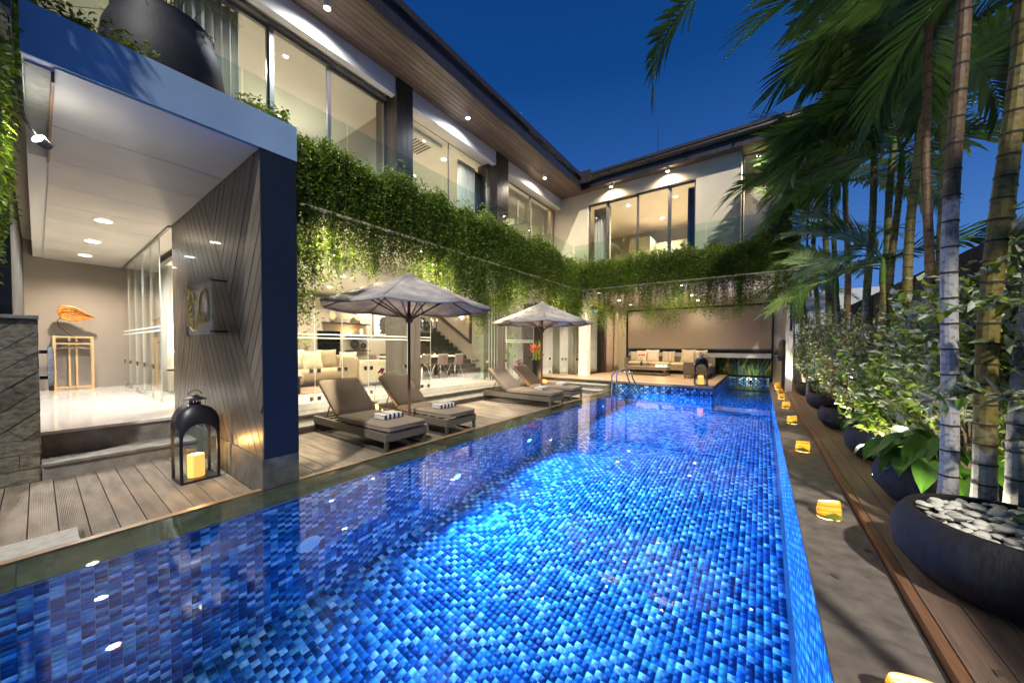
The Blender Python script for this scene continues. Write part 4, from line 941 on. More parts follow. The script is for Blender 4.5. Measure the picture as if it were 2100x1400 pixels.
pillow((-10.25, 4.05, zc), .52, R(-12), R(80), 'cushion_white', 'white cushion at the left of the living room sofa'); pillow((-9.95, 4.45, zc), .5, R(-16), R(95), 'cushion_cream', 'cream cushion leaning in front on the living room sofa'); pillow((-10.3, 5.0, zc), .52, R(-10), R(88), 'sofa_beige', 'beige back cushion of the living room sofa'); pillow((-10.1, 5.5, zc), .45, R(-14), R(60), 'cushion_cream', 'small cream cushion in the sofa corner')
sa = thing('armchair', (-8.9, 5.2, FZ), 'light fabric armchair seen from behind next to the grey plank pillar', 'armchair')
cushion(MB(), -9.3, -8.55, 4.85, 4.98, FZ+.1, FZ+.8).build('side', 'sofa_beige', sa, world=True, smooth=True); cushion(MB(), -8.62, -8.5, 4.95, 5.9, FZ+.1, FZ+.72).build('back', 'cushion_cream', sa, world=True, smooth=True); cushion(MB(), -9.3, -8.6, 4.95, 5.9, FZ+.1, FZ+.45).build('seat', 'sofa_beige', sa, world=True, smooth=True)
for x in (-9.2, -8.6):
    for y in (4.95, 5.8): B(x-.02, x+.02, y-.02, y+.02, FZ, FZ+.12).build('foot', 'chrome', sa, world=True)
# white orchid bowl on a low table
lt_ = thing('coffee_table', (-8.6, 3.15, FZ), 'low dark coffee table in the living room beside the sofa chaise', 'table'); 
B(-.3, .3, -.3, .3, .36, .40).build('top', 'dark_timber', lt_)
for sx in (-.26, .26):
    for sy in (-.26, .26): B(sx-.02, sx+.02, sy-.02, sy+.02, 0, .36).build('leg', 'dark_metal', lt_)
wo = thing('white_orchid', (-8.6, 3.15, FZ+.40), 'white orchid in a shallow white bowl on the living room coffee table', 'potted orchid'); MB().lathe([(.05, 0), (.13, .03), (.16, .1), (.15, .1), (.0005, .06)], 20).build('bowl', 'ceramic_white', wo, smooth=True)
sub = bpy.data.objects.new('plant', None); COL.objects.link(sub); sub.parent = wo; sub.location = (0, 0, .08); sub.scale = (1.5, 1.5, 1.35); orchid(sub, .52, 'petal_white', 10, 5, -.08)
# shelves with objects on the wall x=-11
XS = -10.99
for z, y0, y1, l in ((2.11, 5.15, 6.62, 'top'), (1.70, 5.9, 6.62, 'middle'), (1.24, 5.9, 6.62, 'bottom')):
    tag(B(XS-.005, XS+.26, y0, y1, z-.03, z+.01).build('wall_shelf', 'dark_timber'), 'dark timber wall shelf in the living room, %s one' % l, 'shelf', 'wall shelves')
nb = thing('wall_screen', (XS+.03, 5.33, 1.0), 'tall black glossy panel on the living room wall', 'panel'); 
for k in range(3): B(XS+.001, XS+.05, 5.02, 5.7, .72+k*.38, 1.09+k*.38).build('panel', 'screen_black', nb, world=True)
for k, y in enumerate((5.42, 5.82, 6.3)):
    t = thing('coral_disc', (XS+.13, y, 2.121), 'round pale coral ornament on the top shelf, %s' % ('left', 'middle', 'right')[k], 'ornament', 'coral ornaments'); B(-.05, .05, -.05, .05, 0, .02).build('foot', 'dark_timber', t); MB().tube([(0, 0, .02), (0, 0, .09)], .006, 6).build('pin', 'dark_metal', t)
    MB().ell((0, 0, .09+.13), (.03, (.10, .13, .15)[k], .15), 14, 8).build('disc', 'coral', t, smooth=True)
for k, (y, r) in enumerate(((6.15, .15), (6.45, .10))):
    t = thing('black_disc', (XS+.13, y, 1.251), 'round black ring ornament on the bottom shelf, %s' % ('larger', 'smaller')[k], 'ornament', 'ring ornaments'); B(-.04, .04, -.04, .04, 0, .02).build('foot', 'dark_timber', t)
    q = Matrix.Translation((0, 0, .04+r)) @ Matrix.Rotation(PI/2, 4, 'Y'); MB().lathe([(r*.3, -.02), (r, -.02), (r*1.03, 0), (r, .02), (r*.3, .02), (r*.3, -.02)], 24, mat=q).build('ring', 'black_enamel', t, smooth=True)
t = thing('shelf_candle', (XS+.13, 6.0, 1.711), 'small lit candle on the middle shelf', 'candle'); MB().lathe([(.0005, 0), (.035, 0), (.035, .09), (.0005, .09)], 12).build('wax', 'flame', t); point('lamp', (XS+.16, 6.0, 1.86), 2.5, (1, .55, .22), .03)
t = thing('mask_ornament', (XS+.13, 6.38, 1.711), 'small carved white figure on the middle shelf', 'ornament'); MB().lathe([(.05, 0), (.06, .05), (.05, .12), (.065, .18), (.04, .25), (.0005, .26)], 12).build('figure', 'ceramic_white', t, smooth=True); B(-.05, .05, -.05, .05, -.0, .012).build('foot', 'ink', t)
# framed drawing (plain generic dark sketch)
fr = thing('framed_drawing', (XS, 7.25, 1.55), 'framed charcoal drawing with a white mount on the living room wall', 'picture')
B(XS, XS+.03, 6.87, 7.65, 1.70, 2.55).build('frame', 'ink', fr, world=True); B(XS+.0305, XS+.033, 6.90, 7.62, 1.73, 2.52).build('mount', 'paper', fr, world=True)
sk = [(7.10, 1.82), (7.3, 1.80), (7.45, 1.9), (7.5, 2.1), (7.47, 2.3), (7.36, 2.42), (7.2, 2.40), (7.12, 2.28), (7.14, 2.2), (7.08, 2.12), (7.14, 2.08), (7.13, 1.98), (7.2, 1.93)]
MB().prism(sk, lambda u, v, t_: (XS+t_, u, v), .0335, .035).build('sketch', 'ink', fr, world=True)
# console with flowers, near the pillar
cs = thing('console', (-10.6, 7.45, FZ), 'dark console cabinet under the framed drawing', 'cabinet'); B(-10.85, -10.35, 7.05, 7.85, FZ+.5, FZ+.80).build('body', 'dark_timber', cs, world=True)
for y in (7.1, 7.8):
    for x in (-10.8, -10.4): B(x-.02, x+.02, y-.02, y+.02, FZ, FZ+.5).build('leg', 'dark_metal', cs, world=True)
for k in range(2): B(-10.349, -10.34, 7.07+k*.4, 7.43+k*.4, FZ+.53, FZ+.77).build('drawer', 'dark_timber', cs, world=True)
def bouquet(loc, lab, pr, r, h, cols, n, seed, vmat='ceramic_white'):
    rr = random.Random(seed); t = thing('flower_bowl', loc, lab, 'flowers'); MB().lathe(pr, 18).build('vase', vmat, t, smooth=True)
    for c in cols:
        mb = MB()
        for k in range(n): mb.ell((rr.uniform(-r, r), rr.uniform(-r, r), h+rr.uniform(-.04, .05)), (.035, .035, .03), 7, 5)
        mb.build('blossom', c, t, smooth=True)
bouquet((-10.6, 7.45, FZ+.801), 'bowl of yellow and pink flowers on the dark console', [(.04, 0), (.05, .02), (.12, .12), (.11, .12), (.0005, .08)], .1, .17, ['petal_yellow', 'petal_pinkred'], 7, 4)
# house plant behind the sofa
def leafplant(name, loc, lab, n, r, h, L, Wd, mat, seed, cat='plant', stems=True, up=.5):
    rg = np.random.default_rng(seed); t = thing(name, loc, lab, cat)
    a = rg.uniform(0, 2*PI, n); rad = r*np.sqrt(rg.uniform(0, 1, n)); z = h*(.25+.75*rg.uniform(0, 1, n))*(1-.35*(rad/r)**2)
    C_ = np.stack([rad*np.cos(a), rad*np.sin(a), z], 1); D_ = np.stack([np.cos(a), np.sin(a), rg.uniform(-.5, up, n)], 1)+rg.normal(0, .3, (n, 3)); N_ = np.stack([rg.normal(0, .3, n), rg.normal(0, .3, n), np.ones(n)], 1)
    o = link('foliage', leafmesh('foliage', C_, D_, N_, L*rg.uniform(.6, 1.2, n), Wd*rg.uniform(.7, 1.2, n), [mat]), t); o['kind'] = 'stuff'
    if stems:
        mb = MB()
        for k in range(0, n, max(1, n//14)): mb.tube([(0, 0, 0), tuple(C_[k]*np.array([.5, .5, .6])), tuple(C_[k])], [.008, .006, .003], 5)
        mb.build('stem', 'stem_green', t)
    return t
lp = leafplant('house_plant', (-10.8, 4.35, FZ+.9), 'leafy green house plant behind the living room sofa', 60, .35, .6, .16, .07, 'leaf_lime', 3)
MB().lathe([(.0005, -.9), (.15, -.9), (.18, -.1), (.17, .02), (.15, .02), (.0005, -.02)], 16).build('pot', 'ceramic_white', lp, smooth=True)
# ceiling vent
t = thing('ceiling_vent', (-11, 5.1, 2.9), 'long dark air vent slot high on the living room wall', 'vent')
B(XS-.002, XS+.02, 4.6, 5.9, 2.86, 2.97).build('frame', 'beige_wall', t, world=True)
for k in range(5): B(XS+.021, XS+.026, 4.63, 5.87, 2.868+k*.02, 2.878+k*.02).build('slot', 'dark_metal', t, world=True)
# table lamp in the living room, seen through the lobby glass
tl_ = thing('table_lamp', (-9.7, 1.80, FZ+.6), 'lit table lamp with a cream shade seen through the lobby glass', 'lamp')
M('shade_lit', (.8, .62, .36), .8, var=.03, emis=2.2, ecol=(1, .72, .38), trl=.3)
MB().lathe([(.18, .34), (.11, .60)], 24).build('shade', 'shade_lit', tl_, smooth=True); MB().lathe([(.09, 0), (.09, .02), (.03, .04), (.07, .14), (.08, .22), (.02, .3), (.015, .4)], 16).build('base', 'gold', tl_, smooth=True); point('lamp', (-9.7, 1.80, FZ+.6+.66), 14, WARM, .06)
sd_ = thing('lamp_table', (-9.7, 1.80, FZ), 'black side table carrying the table lamp', 'table'); MB().lathe([(.0005, .57), (.28, .57), (.28, .6), (.0005, .6)], 24).build('top', 'black_enamel', sd_); MB().tube([(0, 0, .02), (0, 0, .57)], .03, 8).build('stem', 'black_enamel', sd_); MB().lathe([(.18, 0), (.18, .02), (.03, .03)], 16).build('foot', 'black_enamel', sd_)
# dining table, chairs, glasses, chandelier
dt = thing('dining_table', (-9.75, 8.1, FZ), 'long dining table with white runner in front of the stairs', 'table'); B(-10.25, -9.25, 6.6, 9.3, FZ+.70, FZ+.75).build('top', 'paper', dt, world=True, bevel=.005)
for y in (6.95, 8.95): MB().bar((-10.1, y, FZ), (-9.85, y, FZ+.7), .1, .1).bar((-9.4, y, FZ), (-9.65, y, FZ+.7), .1, .1).build('trestle', 'dark_timber', dt, world=True)
def make_chair():
    t = thing('dining_chair', (0, 0, 0), 'x', 'chair', 'dining chairs at the long table')
    MB().grid(lambda u, v: ((v-.5)*.46, -.2+.42*u, .45+.015*(2*v-1)**2), 5, 6).build('seat', 'chair_shell', t, smooth=True).modifiers.new('t', 'SOLIDIFY').thickness = .012
    MB().grid(lambda u, v: ((v-.5)*.46*(1-.08*u), -.2-.06*u+.05*(2*v-1)**2, .45+.38*u), 6, 6).build('backrest', 'chair_shell', t, smooth=True).modifiers.new('t', 'SOLIDIFY').thickness = .012
    for sx in (-1, 1):
        for sy in (-1, 1): MB().tube([(sx*.12, sy*.1, .44), (sx*.24, sy*.22, .0)], .011, 6).build('leg', 'chrome', t)
    return t
ch = make_chair()
for k, (y, l) in enumerate(((7.35, 'left of three on the pool side'), (8.1, 'middle one on the pool side'), (8.85, 'right one on the pool side nearest the stairs'))):
    o = ch if k == 0 else dup(ch, (0, 0, 0)); o.location = (-8.95, y, FZ); o.rotation_euler.z = R(90)+(.1, -.05, .06)[k]; o['label'] = 'grey-brown shell dining chair, '+l
o = dup(ch, (-9.7, 6.25, FZ), R(0), 'grey-brown shell dining chair at the near head of the table')
for k in range(8):
    t = thing('wine_glass', (-9.45-.25*(k % 2), 6.95+.3*k, FZ+.751), 'wine glass standing on the dining table', 'glass', 'wine glasses on the dining table')
    MB().lathe([(.0005, 0), (.035, .002), (.004, .01), (.004, .09), (.03, .12), (.04, .16), (.033, .21), (.031, .21)], 12).build('bowl', 'glass', t, smooth=True)
for k in range(4):
    t = thing('dining_candle', (-9.75, 7.1+.5*k, FZ+.751), 'small candle light on the dining table', 'candle', 'dining table candles'); MB().lathe([(.0005, 0), (.025, 0), (.025, .06), (.0005, .06)], 10).build('wax', 'flame', t); MB().lathe([(.03, 0), (.034, .08), (.033, .08)], 12).build('cup', 'glass', t)
va = thing('tall_flower_vase', (-10.0, 7.2, FZ+.751), 'dark vase with yellow-green grasses on the dining table', 'flowers'); MB().lathe([(.04, 0), (.06, .2), (.07, .34), (.06, .34), (.0005, .3)], 14).build('vase', 'black_enamel', va, smooth=True)
rg = np.random.default_rng(9); n = 160; a = rg.uniform(0, 2*PI, n); C_ = np.stack([.03*np.cos(a), .03*np.sin(a), np.full(n, .32)], 1); D_ = np.stack([np.cos(a)*.45, np.sin(a)*.45, np.full(n, 1.)], 1)+rg.normal(0, .12, (n, 3)); link('grass', leafmesh('grass', C_, D_, rg.normal(0, 1, (n, 3)), rg.uniform(.25, .5, n), np.full(n, .03), ['leaf_lime']), va)
cd = thing('chandelier', (-9.6, 7.85, 2.1), 'black wrought chandelier hanging over the dining table', 'chandelier')
MB().tube([(0, 0, .95), (0, 0, .1)], .01, 6).build('chain', 'black_enamel', cd); MB().lathe([(.0005, -.3), (.02, -.26), (.05, -.12), (.03, .0), (.05, .12), (.02, .2)], 12).build('stem', 'black_enamel', cd, smooth=True)
for k in range(8):
    a = 2*PI*k/8; d = Vector((math.cos(a), math.sin(a), 0)); am = MB().tube([tuple(d*r_+Vector((0, 0, z_))) for r_, z_ in ((.03, -.1), (.18, -.24), (.38, -.2), (.52, -.02), (.54, .08))], .02, 6)
    o = am.build('arm', 'black_enamel', cd); MB().lathe([(.035, .08), (.03, .1), (.012, .1), (.012, .17)], 8, tuple(d*.54)).build('socket', 'black_enamel', o); MB().ell(tuple(d*.54+Vector((0, 0, .2))), (.012, .012, .03), 6, 5).build('bulb', 'flame', o)
point('lamp', (-9.6, 7.85, 2.45), 18, WARM, .15)
# stairs
stt = thing('staircase', (-11, 10.5, FZ), 'dark staircase rising away behind the dining table', 'stairs')
for k in range(15): B(-9.7-.275*(k+1), -9.7-.275*k+.012, 9.75, 11.085, FZ+.175*k if k else FZ, FZ+.175*(k+1)).build('step', 'stair_dark', stt, world=True, bevel=.004)
B(-9.75, -9.72, 9.70, 9.72, FZ, FZ+.02)
MB().prism([(-9.55, FZ+.05), (-9.55, FZ+1.0), (-13.2, FZ+3.3), (-13.2, FZ+2.35)], lambda u, v, t_: (u, t_, v), 9.70, 9.712).build('glass_balustrade', 'glass_green', stt, world=True)
hr = thing('handrail', (-12, 11.06, 2), 'dark slanting handrail with an upright on the stair wall', 'handrail'); MB().bar((-13.9, 11.06, 3.88), (-10.25, 11.06, 1.56), .05, .10).build('rail', 'stair_dark', hr, world=True); MB().box(-10.32, -10.2, 11.04, 11.092, 1.5, 4.2).build('upright', 'stair_dark', hr, world=True)
ws = thing('wall_sconce', (-10.75, 11.03, 2.75), 'soft fan shaped wall light on the stair wall', 'sconce'); M('sconce_lit', (.8, .62, .36), .8, var=.03, emis=1.3, ecol=(1, .74, .42)); MB().lathe([(.1, .12), (.16, .0), (.05, -.16), (.0005, -.2)], 12).build('shade', 'sconce_lit', ws, smooth=True); point('lamp', (-10.75, 10.88, 2.95), 6, WARM, .05)
# living and dining downlights
for i, (x, y, l, w_) in enumerate(((-9.88, 4.86, 'above the sofa', 60), (-8.3, 2.6, 'above the coffee table', 55), (-8.1, 4.3, 'near the plank pillar', 50), (-8.2, 6.6, 'near the dining end', 55), (-8.2, 8.0, 'above the dining chairs', 60), (-7.9, 9.8, 'beside the trailing plant', 60), (-10.4, 6.5, 'in front of the framed drawing', 50), (-8.2, 12.4, 'in the far glass room', 55), (-8.0, 14.2, 'at the back of the far glass room', 50), (-10.2, 2.4, 'near the lobby glass', 45))):
    downlight((x, y, CEIL-.001), w_*1.25, 'living room ceiling downlight '+l, NEUT if i % 2 else WARM, 'living room downlights', size=150)
for x, y, w_, l in ((-11.5, 9.2, 120, 'upper'), (-14, 10, 90, 'rear')): downlight((x, y, 6.4), w_, 'recessed ceiling downlight high in the stairwell, '+l, WARM, 'stairwell downlights', size=150)
# trailing plant and heliconia vase
tp = thing('monstera', (-7.5, 10.1, FZ), 'big leaved green plant in a glass column behind the far glass', 'plant'); MB().lathe([(.2, 0), (.2, .9), (.19, .9), (.19, .02), (.0005, .02)], 20).build('column', 'glass', tp, smooth=True)
def bigleaf(L_, W_, droop=.35, n=7, mat='leaf_big', name='leaf'):
    mb = MB()
    def f(u, v):
        s = 2*v-1; w_ = W_*.5*(math.sin(PI*min(1, u**.75))**.8)*(1 if u < .98 else .1); return (L_*u, s*w_, -droop*L_*u*u+abs(s)*w_*.28+.012*math.sin(u*14)*s)
    return mb.grid(f, n, 4).mesh(name, mat, True)
bl = [bigleaf(.34, .22), bigleaf(.28, .17, .2), bigleaf(.38, .24, .55)]
for k in range(9):
    a = k*2.4; z = .85+.12*k*.8; d = Vector((math.cos(a), math.sin(a), 0)); r_ = .1+.06*(k % 4); MB().tube([(0, 0, .6), tuple(d*r_*.5+Vector((0, 0, z*.95))), tuple(d*r_+Vector((0, 0, z)))], .008, 5).build('stem', 'stem_green', tp); link('leaf', bl[k % 3], tp, tuple(d*r_+Vector((0, 0, z))), (0, R(20), a))
hv = thing('heliconia_vase', (-6.3, 10.15, .062), 'tall ribbed black vase with orange heliconia beside the terrace steps', 'vase')
hv.location = (-6.26, 9.75, .18)
hv.location = (-6.3, 10.2, .06)
MB().lathe([(.0005, 0), (.13, 0)]+[(.13+.05*(k/16)+(.006 if k % 2 else 0), .02+.84*k/16) for k in range(17)]+[(.16, .87), (.15, .8), (.0005, .78)], 24).build('vase', 'pot_black', hv, smooth=True)
rr = random.Random(8)
for k in range(14):
    a = rr.uniform(0, 2*PI); x_, y_ = .07*math.cos(a), .07*math.sin(a); l_ = rr.uniform(.35, .7); MB().tube([(x_, y_, .75), (x_*1.6, y_*1.6, .86+l_)], [.012, .007], 5).build('stem', 'leaf_lime', hv)
for k in range(7):
    a = rr.uniform(0, 2*PI); r_ = rr.uniform(.05, .22); z = rr.uniform(.95, 1.35); q = Matrix.Rotation(a, 4, 'Z') @ Matrix.Rotation(R(35), 4, 'Y'); MB().ell((r_*math.cos(a), r_*math.sin(a), z), (.03, .03, .11), 7, 6, q).build('bract', 'petal_red', hv, smooth=True)
gl = thing('glow_lamp', (-5.95, 9.62, DZ), 'small round glowing floor lamp beside the tall black vase', 'lamp'); gl.location = (-6.0, 10.15, .06)
MB().lathe([(.0005, .0), (.07, .0), (.11, .06), (.11, .15), (.08, .2), (.07, .2)], 16).build('globe', 'candle_wax', gl, smooth=True); MB().lathe([(.075, .195), (.085, .205), (.07, .21)], 16).build('rim', 'gold', gl); point('lamp', (-6.0, 10.15, .38), 4, (1, .55, .2), .06)
# lobby objects
X0 = LX
ls = thing('display_stand', (X0+.25, .48, LZ), 'slender light wood stand against the lobby wall', 'stand')
for y in (.21, .73):
    for dx_ in (.12, .36): B(X0+dx_-.02, X0+dx_+.02, y-.018, y+.018, LZ, 1.58).build('leg', 'stand_wood', ls, world=True)
for z in (LZ+.04, 1.40, 1.545):
    for dx_ in (.12, .36): B(X0+dx_-.015, X0+dx_+.015, .229, .711, z, z+.03).build('rail', 'stand_wood', ls, world=True)
for y in (.41, .51): B(X0+.225, X0+.255, y-.014, y+.014, LZ+.07, 1.545).build('bar', 'stand_wood', ls, world=True)
B(X0+.1, X0+.38, .235, .705, 1.435, 1.46).build('shelf', 'dark_timber', ls, world=True)
lf_ = thing('leaf_sculpture', (X0+.24, .48, 1.58), 'carved wooden leaf sculpture on a curved wire above the stand', 'sculpture')
pts = [(0, .12, -.12), (0, -.05, .02), (0, -.2, .2), (0, -.22, .34), (0, -.1, .46), (0, .05, .50)]; MB().tube(pts, .007, 6).build('wire', 'dark_metal', lf_)
def lfn(u, v):
    s = 2*v-1; prof = [0, .16, .185, .175, .15, .115, .075, .035, .003]; i = min(7, int(u*8)); w_ = prof[i]+(prof[i+1]-prof[i])*(u*8-i); x_ = -.17+.46*u+(.06*abs(s)**2 if u < .15 else 0)*-1
    return (.05+.05*abs(s)+.012*math.cos(s*22), -.0+x_, .52+s*w_*.95-.1*u)
MB().grid(lfn, 24, 24).build('leaf', 'leaf_wood', lf_, smooth=True).modifiers.new('t', 'SOLIDIFY').thickness = .015
tr_ = thing('towel_rail', (-6.4, .03, 1.1), 'dark wall bracket holding a towel at the end of the stone wall', 'rail')
for z in (1.30, 1.02): B(-6.36, -6.30, .008, .075, z, z+.035).build('bracket', 'dark_metal', tr_, world=True)
tt = thing('hanging_towel', (-6.33, .085, .95), 'grey towel hanging at the end of the stone wall', 'towel'); cushion(MB(), -6.42, -6.22, .062, .105, .93, 1.38).build('cloth', 'towel_grey', tt, world=True, smooth=True); B(-6.41, -6.23, .066, .10, .90, .945).build('hem', 'ink', tt, world=True)
# acrylic sign on stand-offs
sg = thing('acrylic_sign', (-5.3, 1.12, 1.5), 'clear acrylic sign with gold flower and script lettering on the chevron wall', 'sign')
SX0, SX1, SZ0, SZ1, SY = -5.86, -4.84, 1.52, 2.14, 1.12
B(SX0, SX1, SY-.006, SY+.006, SZ0, SZ1).build('acrylic_sheet', 'acrylic', sg, world=True); B(SX0+.02, SX1-.005, SY+.0075, SY+.009, SZ0, SZ0+.16).build('frosted_foot', 'frost', sg, world=True)
for x in (SX0+.03, SX1-.03):
    for z in (SZ0+.03, SZ1-.03): MB().tube([(x, SY-.012, z), (x, 1.262, z)], .011, 8).build('stand_off', 'dark_metal', sg, world=True)
def gpoly(pts, nm): MB().prism([(SX0+(SX1-SX0)*u, SZ0+(SZ1-SZ0)*v) for u, v in pts], lambda u, v, t_: (u, SY-.007-t_, v), 0, .012).build(nm, 'gold', sg, world=True)
gpoly([(.02, .95), (.07, .95), (.22, .80), (.16, .66), (.10, .68), (.02, .74), (.1, .80)], 'petal'); gpoly([(.27, .82), (.33, .80), (.38, .66), (.46, .58), (.38, .62), (.32, .58), (.33, .68)], 'petal')
gpoly([(.12, .44), (.24, .52), (.25, .60), (.16, .52)], 'petal'); gpoly([(.12, .42), (.26, .44), (.30, .38), (.22, .34), (.14, .38)], 'petal'); gpoly([(.14, .34), (.28, .28), (.34, .2), (.28, .15), (.2, .24)], 'petal')
cv = [(.10, .62), (.09, .48), (.12, .30), (.18, .16), (.28, .08), (.40, .10), (.48, .24), (.54, .46), (.60, .66), (.70, .80), (.80, .82), (.88, .72), (.92, .54), (.92, .36), (.89, .24)]
MB().tube([(SX0+(SX1-SX0)*u, SY-.014, SZ0+(SZ1-SZ0)*v) for u, v in cv], .009, 6).build('stem_curve', 'gold', sg, world=True)
def text(s, x, z, size, parent, shear=.3, dy=.016):
    c = bpy.data.curves.new('t', 'FONT'); c.body = s; c.size = size; c.extrude = .004; c.shear = shear; tmp = bpy.data.objects.new('t', c); COL.objects.link(tmp)
    bpy.context.view_layer.update(); me = bpy.data.meshes.new_from_object(tmp.evaluated_get(bpy.context.evaluated_depsgraph_get())); bpy.data.objects.remove(tmp); me.materials.clear(); me.materials.append(MT['gold'])
    return link('lettering', me, parent, (x-parent.location.x, SY-dy-parent.location.y, z-parent.location.z), (PI/2, 0, 0))
text('Bale', SX0+.50, SZ0+.13, .19, sg)
# statue face on the post
sf_ = thing('carved_face', (.60, 13.9, .9), 'dark carved face sculpture in profile at the end of the coping', 'sculpture')
hm = MB(); hm.ell((0, 0, .38), (.16, .15, .30), 16, 12); hm.ell((-.02, 0, .58), (.13, .14, .16), 14, 8)
hm.prism([(-.14, .48), (-.27, .28), (-.25, .25), (-.13, .26)], lambda u, v, t_: (u, t_, v), -.035, .035); hm.ell((-.14, 0, .20), (.05, .06, .025), 10, 6); hm.ell((-.135, 0, .165), (.05, .055, .025), 10, 6); hm.ell((-.11, 0, .10), (.06, .07, .05), 10, 6)
for s in (-1, 1): hm.ell((-.125, s*.06, .44), (.035, .035, .02), 8, 6); hm.ell((0, s*.155, .36), (.04, .02, .07), 8, 6)
hm.build('face', 'statue', sf_, smooth=True); B(-.05, .05, -.05, .05, -.9, .12).build('stake', 'statue', sf_); 
# terrace lounge set
ts = thing('terrace_sofa', (-3.2, 15.0, FZ), 'L shaped wicker outdoor sofa in front of the brown blind', 'sofa')
B(-4.75, -1.45, 15.0, 15.75, FZ+.16, FZ+.34).build('frame', 'wicker_light', ts, world=True, bevel=.01); B(-4.75, -1.45, 15.66, 15.76, FZ+.34, FZ+.70).build('back', 'wicker_light', ts, world=True); B(-4.8, -4.7, 14.95, 15.76, FZ+.16, FZ+.62).build('armrest', 'wicker_light', ts, world=True); B(-2.2, -1.42, 13.4, 15.0, FZ+.16, FZ+.34).build('frame', 'wicker_light', ts, world=True, bevel=.01)
B(-2.2, -1.42, 13.33, 13.4, FZ+.16, FZ+.55).build('armrest', 'wicker', ts, world=True)
for a in range(3): cushion(MB(), -4.68+a*.85, -3.86+a*.85, 15.0, 15.64, FZ+.34, FZ+.47).build('seat_cushion', 'cushion_cream', ts, world=True, smooth=True)
cushion(MB(), -2.18, -1.44, 13.42, 15.0, FZ+.34, FZ+.47).build('seat_cushion', 'cushion_cream', ts, world=True, smooth=True)
for x in (-4.7, -3.2, -1.5):
    for y in (15.05, 15.7): B(x-.025, x+.025, y-.025, y+.025, FZ, FZ+.16).build('foot', 'metal_grey', ts, world=True)
for x in (-2.15, -1.47): B(x-.025, x+.025, 13.36, 13.41, FZ, FZ+.16).build('foot', 'metal_grey', ts, world=True)
zc = FZ+.47
for i, (x, y, s, rz, mt, lab, sp_) in enumerate(((-4.45, 15.45, .42, .2, 'cushion_cream', 'cream scatter cushion at the left end of the terrace sofa', 0), (-4.2, 15.3, .46, -.25, 'cushion_white', 'bright white scatter cushion leaning on the terrace sofa', 0), (-3.75, 15.4, .5, .1, 'cushion_white', 'large off-white scatter cushion left of the striped one', 0), (-3.1, 15.35, .44, .05, 'cushion_cream', 'striped scatter cushion in the middle of the terrace sofa', 1), (-2.4, 15.35, .52, -.3, 'cushion_cream', 'big cream scatter cushion tilted at the sofa corner', 0), (-1.95, 15.5, .5, .2, 'cushion_white', 'pale scatter cushion in the back corner of the terrace sofa', 0), (-1.65, 14.3, .44, 1.3, 'cushion_cream', 'cream scatter cushion on the short side of the terrace sofa', 0))):
    pillow((x, y, zc), s, R(-14), rz, mt, lab, None, bool(sp_))
ct = thing('terrace_coffee_table', (-3.55, 14.1, FZ), 'low wicker coffee table in front of the terrace sofa', 'table'); B(-.72, .72, -.33, .33, .2, .33).build('top', 'wicker_light', ct, bevel=.008)
for sx in (-.68, .68):
    for sy in (-.29, .29): B(sx-.02, sx+.02, sy-.02, sy+.02, 0, .2).build('leg', 'metal_grey', ct)
B(-.7, .7, -.31, -.285, .0, .02).build('skid', 'metal_grey', ct); B(-.7, .7, .285, .31, .0, .02).build('skid', 'metal_grey', ct)
for k in range(3):
    t = thing('table_candle', (-3.25+.15*k, 14.1, FZ+.331), 'small lit candle cup on the terrace coffee table', 'candle', 'terrace table candles'); MB().lathe([(.0005, 0), (.04, 0), (.045, .07), (.0005, .07)], 12).build('cup', 'flame', t); MB().lathe([(.046, 0), (.05, .09), (.048, .09)], 12).build('holder', 'glass', t)
point('lamp', (-3.1, 14.1, FZ+.55), 5, (1, .62, .28), .1)
rv = thing('red_flower_vase', (-3.85, 14.15, FZ+.331), 'dark vase with red flowers on the terrace coffee table', 'flowers'); MB().lathe([(.0005, 0), (.045, 0), (.055, .1), (.035, .18), (.03, .18)], 14).build('vase', 'ink', rv, smooth=True)
for k in range(5): a = k*1.3; MB().tube([(0, 0, .15), (.1*math.cos(a), .1*math.sin(a), .42)], .003, 4).build('stem', 'stem_green', rv); MB().ell((.1*math.cos(a), .1*math.sin(a), .44), (.045, .045, .03), 8, 5).build('blossom', 'petal_red', rv, smooth=True)
for i, (x, y, l, w_) in enumerate(((-1.95, 11.3, 'near the corner lantern', 80), (-2.0, 13.7, 'above the short sofa side', 40), (-2.05, 15.3, 'close to the blind, right', 12), (-4.6, 13.6, 'above the coffee table', 45), (-4.65, 15.3, 'close to the blind, left', 14), (-4.5, 11.26, 'above the terrace steps', 80))):
    downlight((x, y, 3.238), w_*1.25, 'terrace ceiling downlight '+l, (1, .8, .55), 'terrace downlights', size=150)
for i, (y, l) in enumerate(((2.4, 'nearest the navy column'), (4.4, 'above the near parasol'), (6.9, 'between the parasols'), (9.3, 'near the corner'))):
    downlight((-5.4, y, 3.238), (170, 170, 120, 110)[i], 'downlight under the balcony '+l, (1, .84, .6), 'under-balcony downlights', size=160)
# lobby downlights
for x, c_, mt, l in ((-8.0, NEUT, 'lamp_warm', 'nearest'), (-9.75, COOL, 'lamp_cool', 'middle'), (-11.4, WARM, 'lamp_warm', 'farthest')): downlight((x, .61, 3.251), 95, 'round recessed downlight in the entry ceiling, '+l, c_, 'entry downlights', r=.085, mat=mt, size=150)
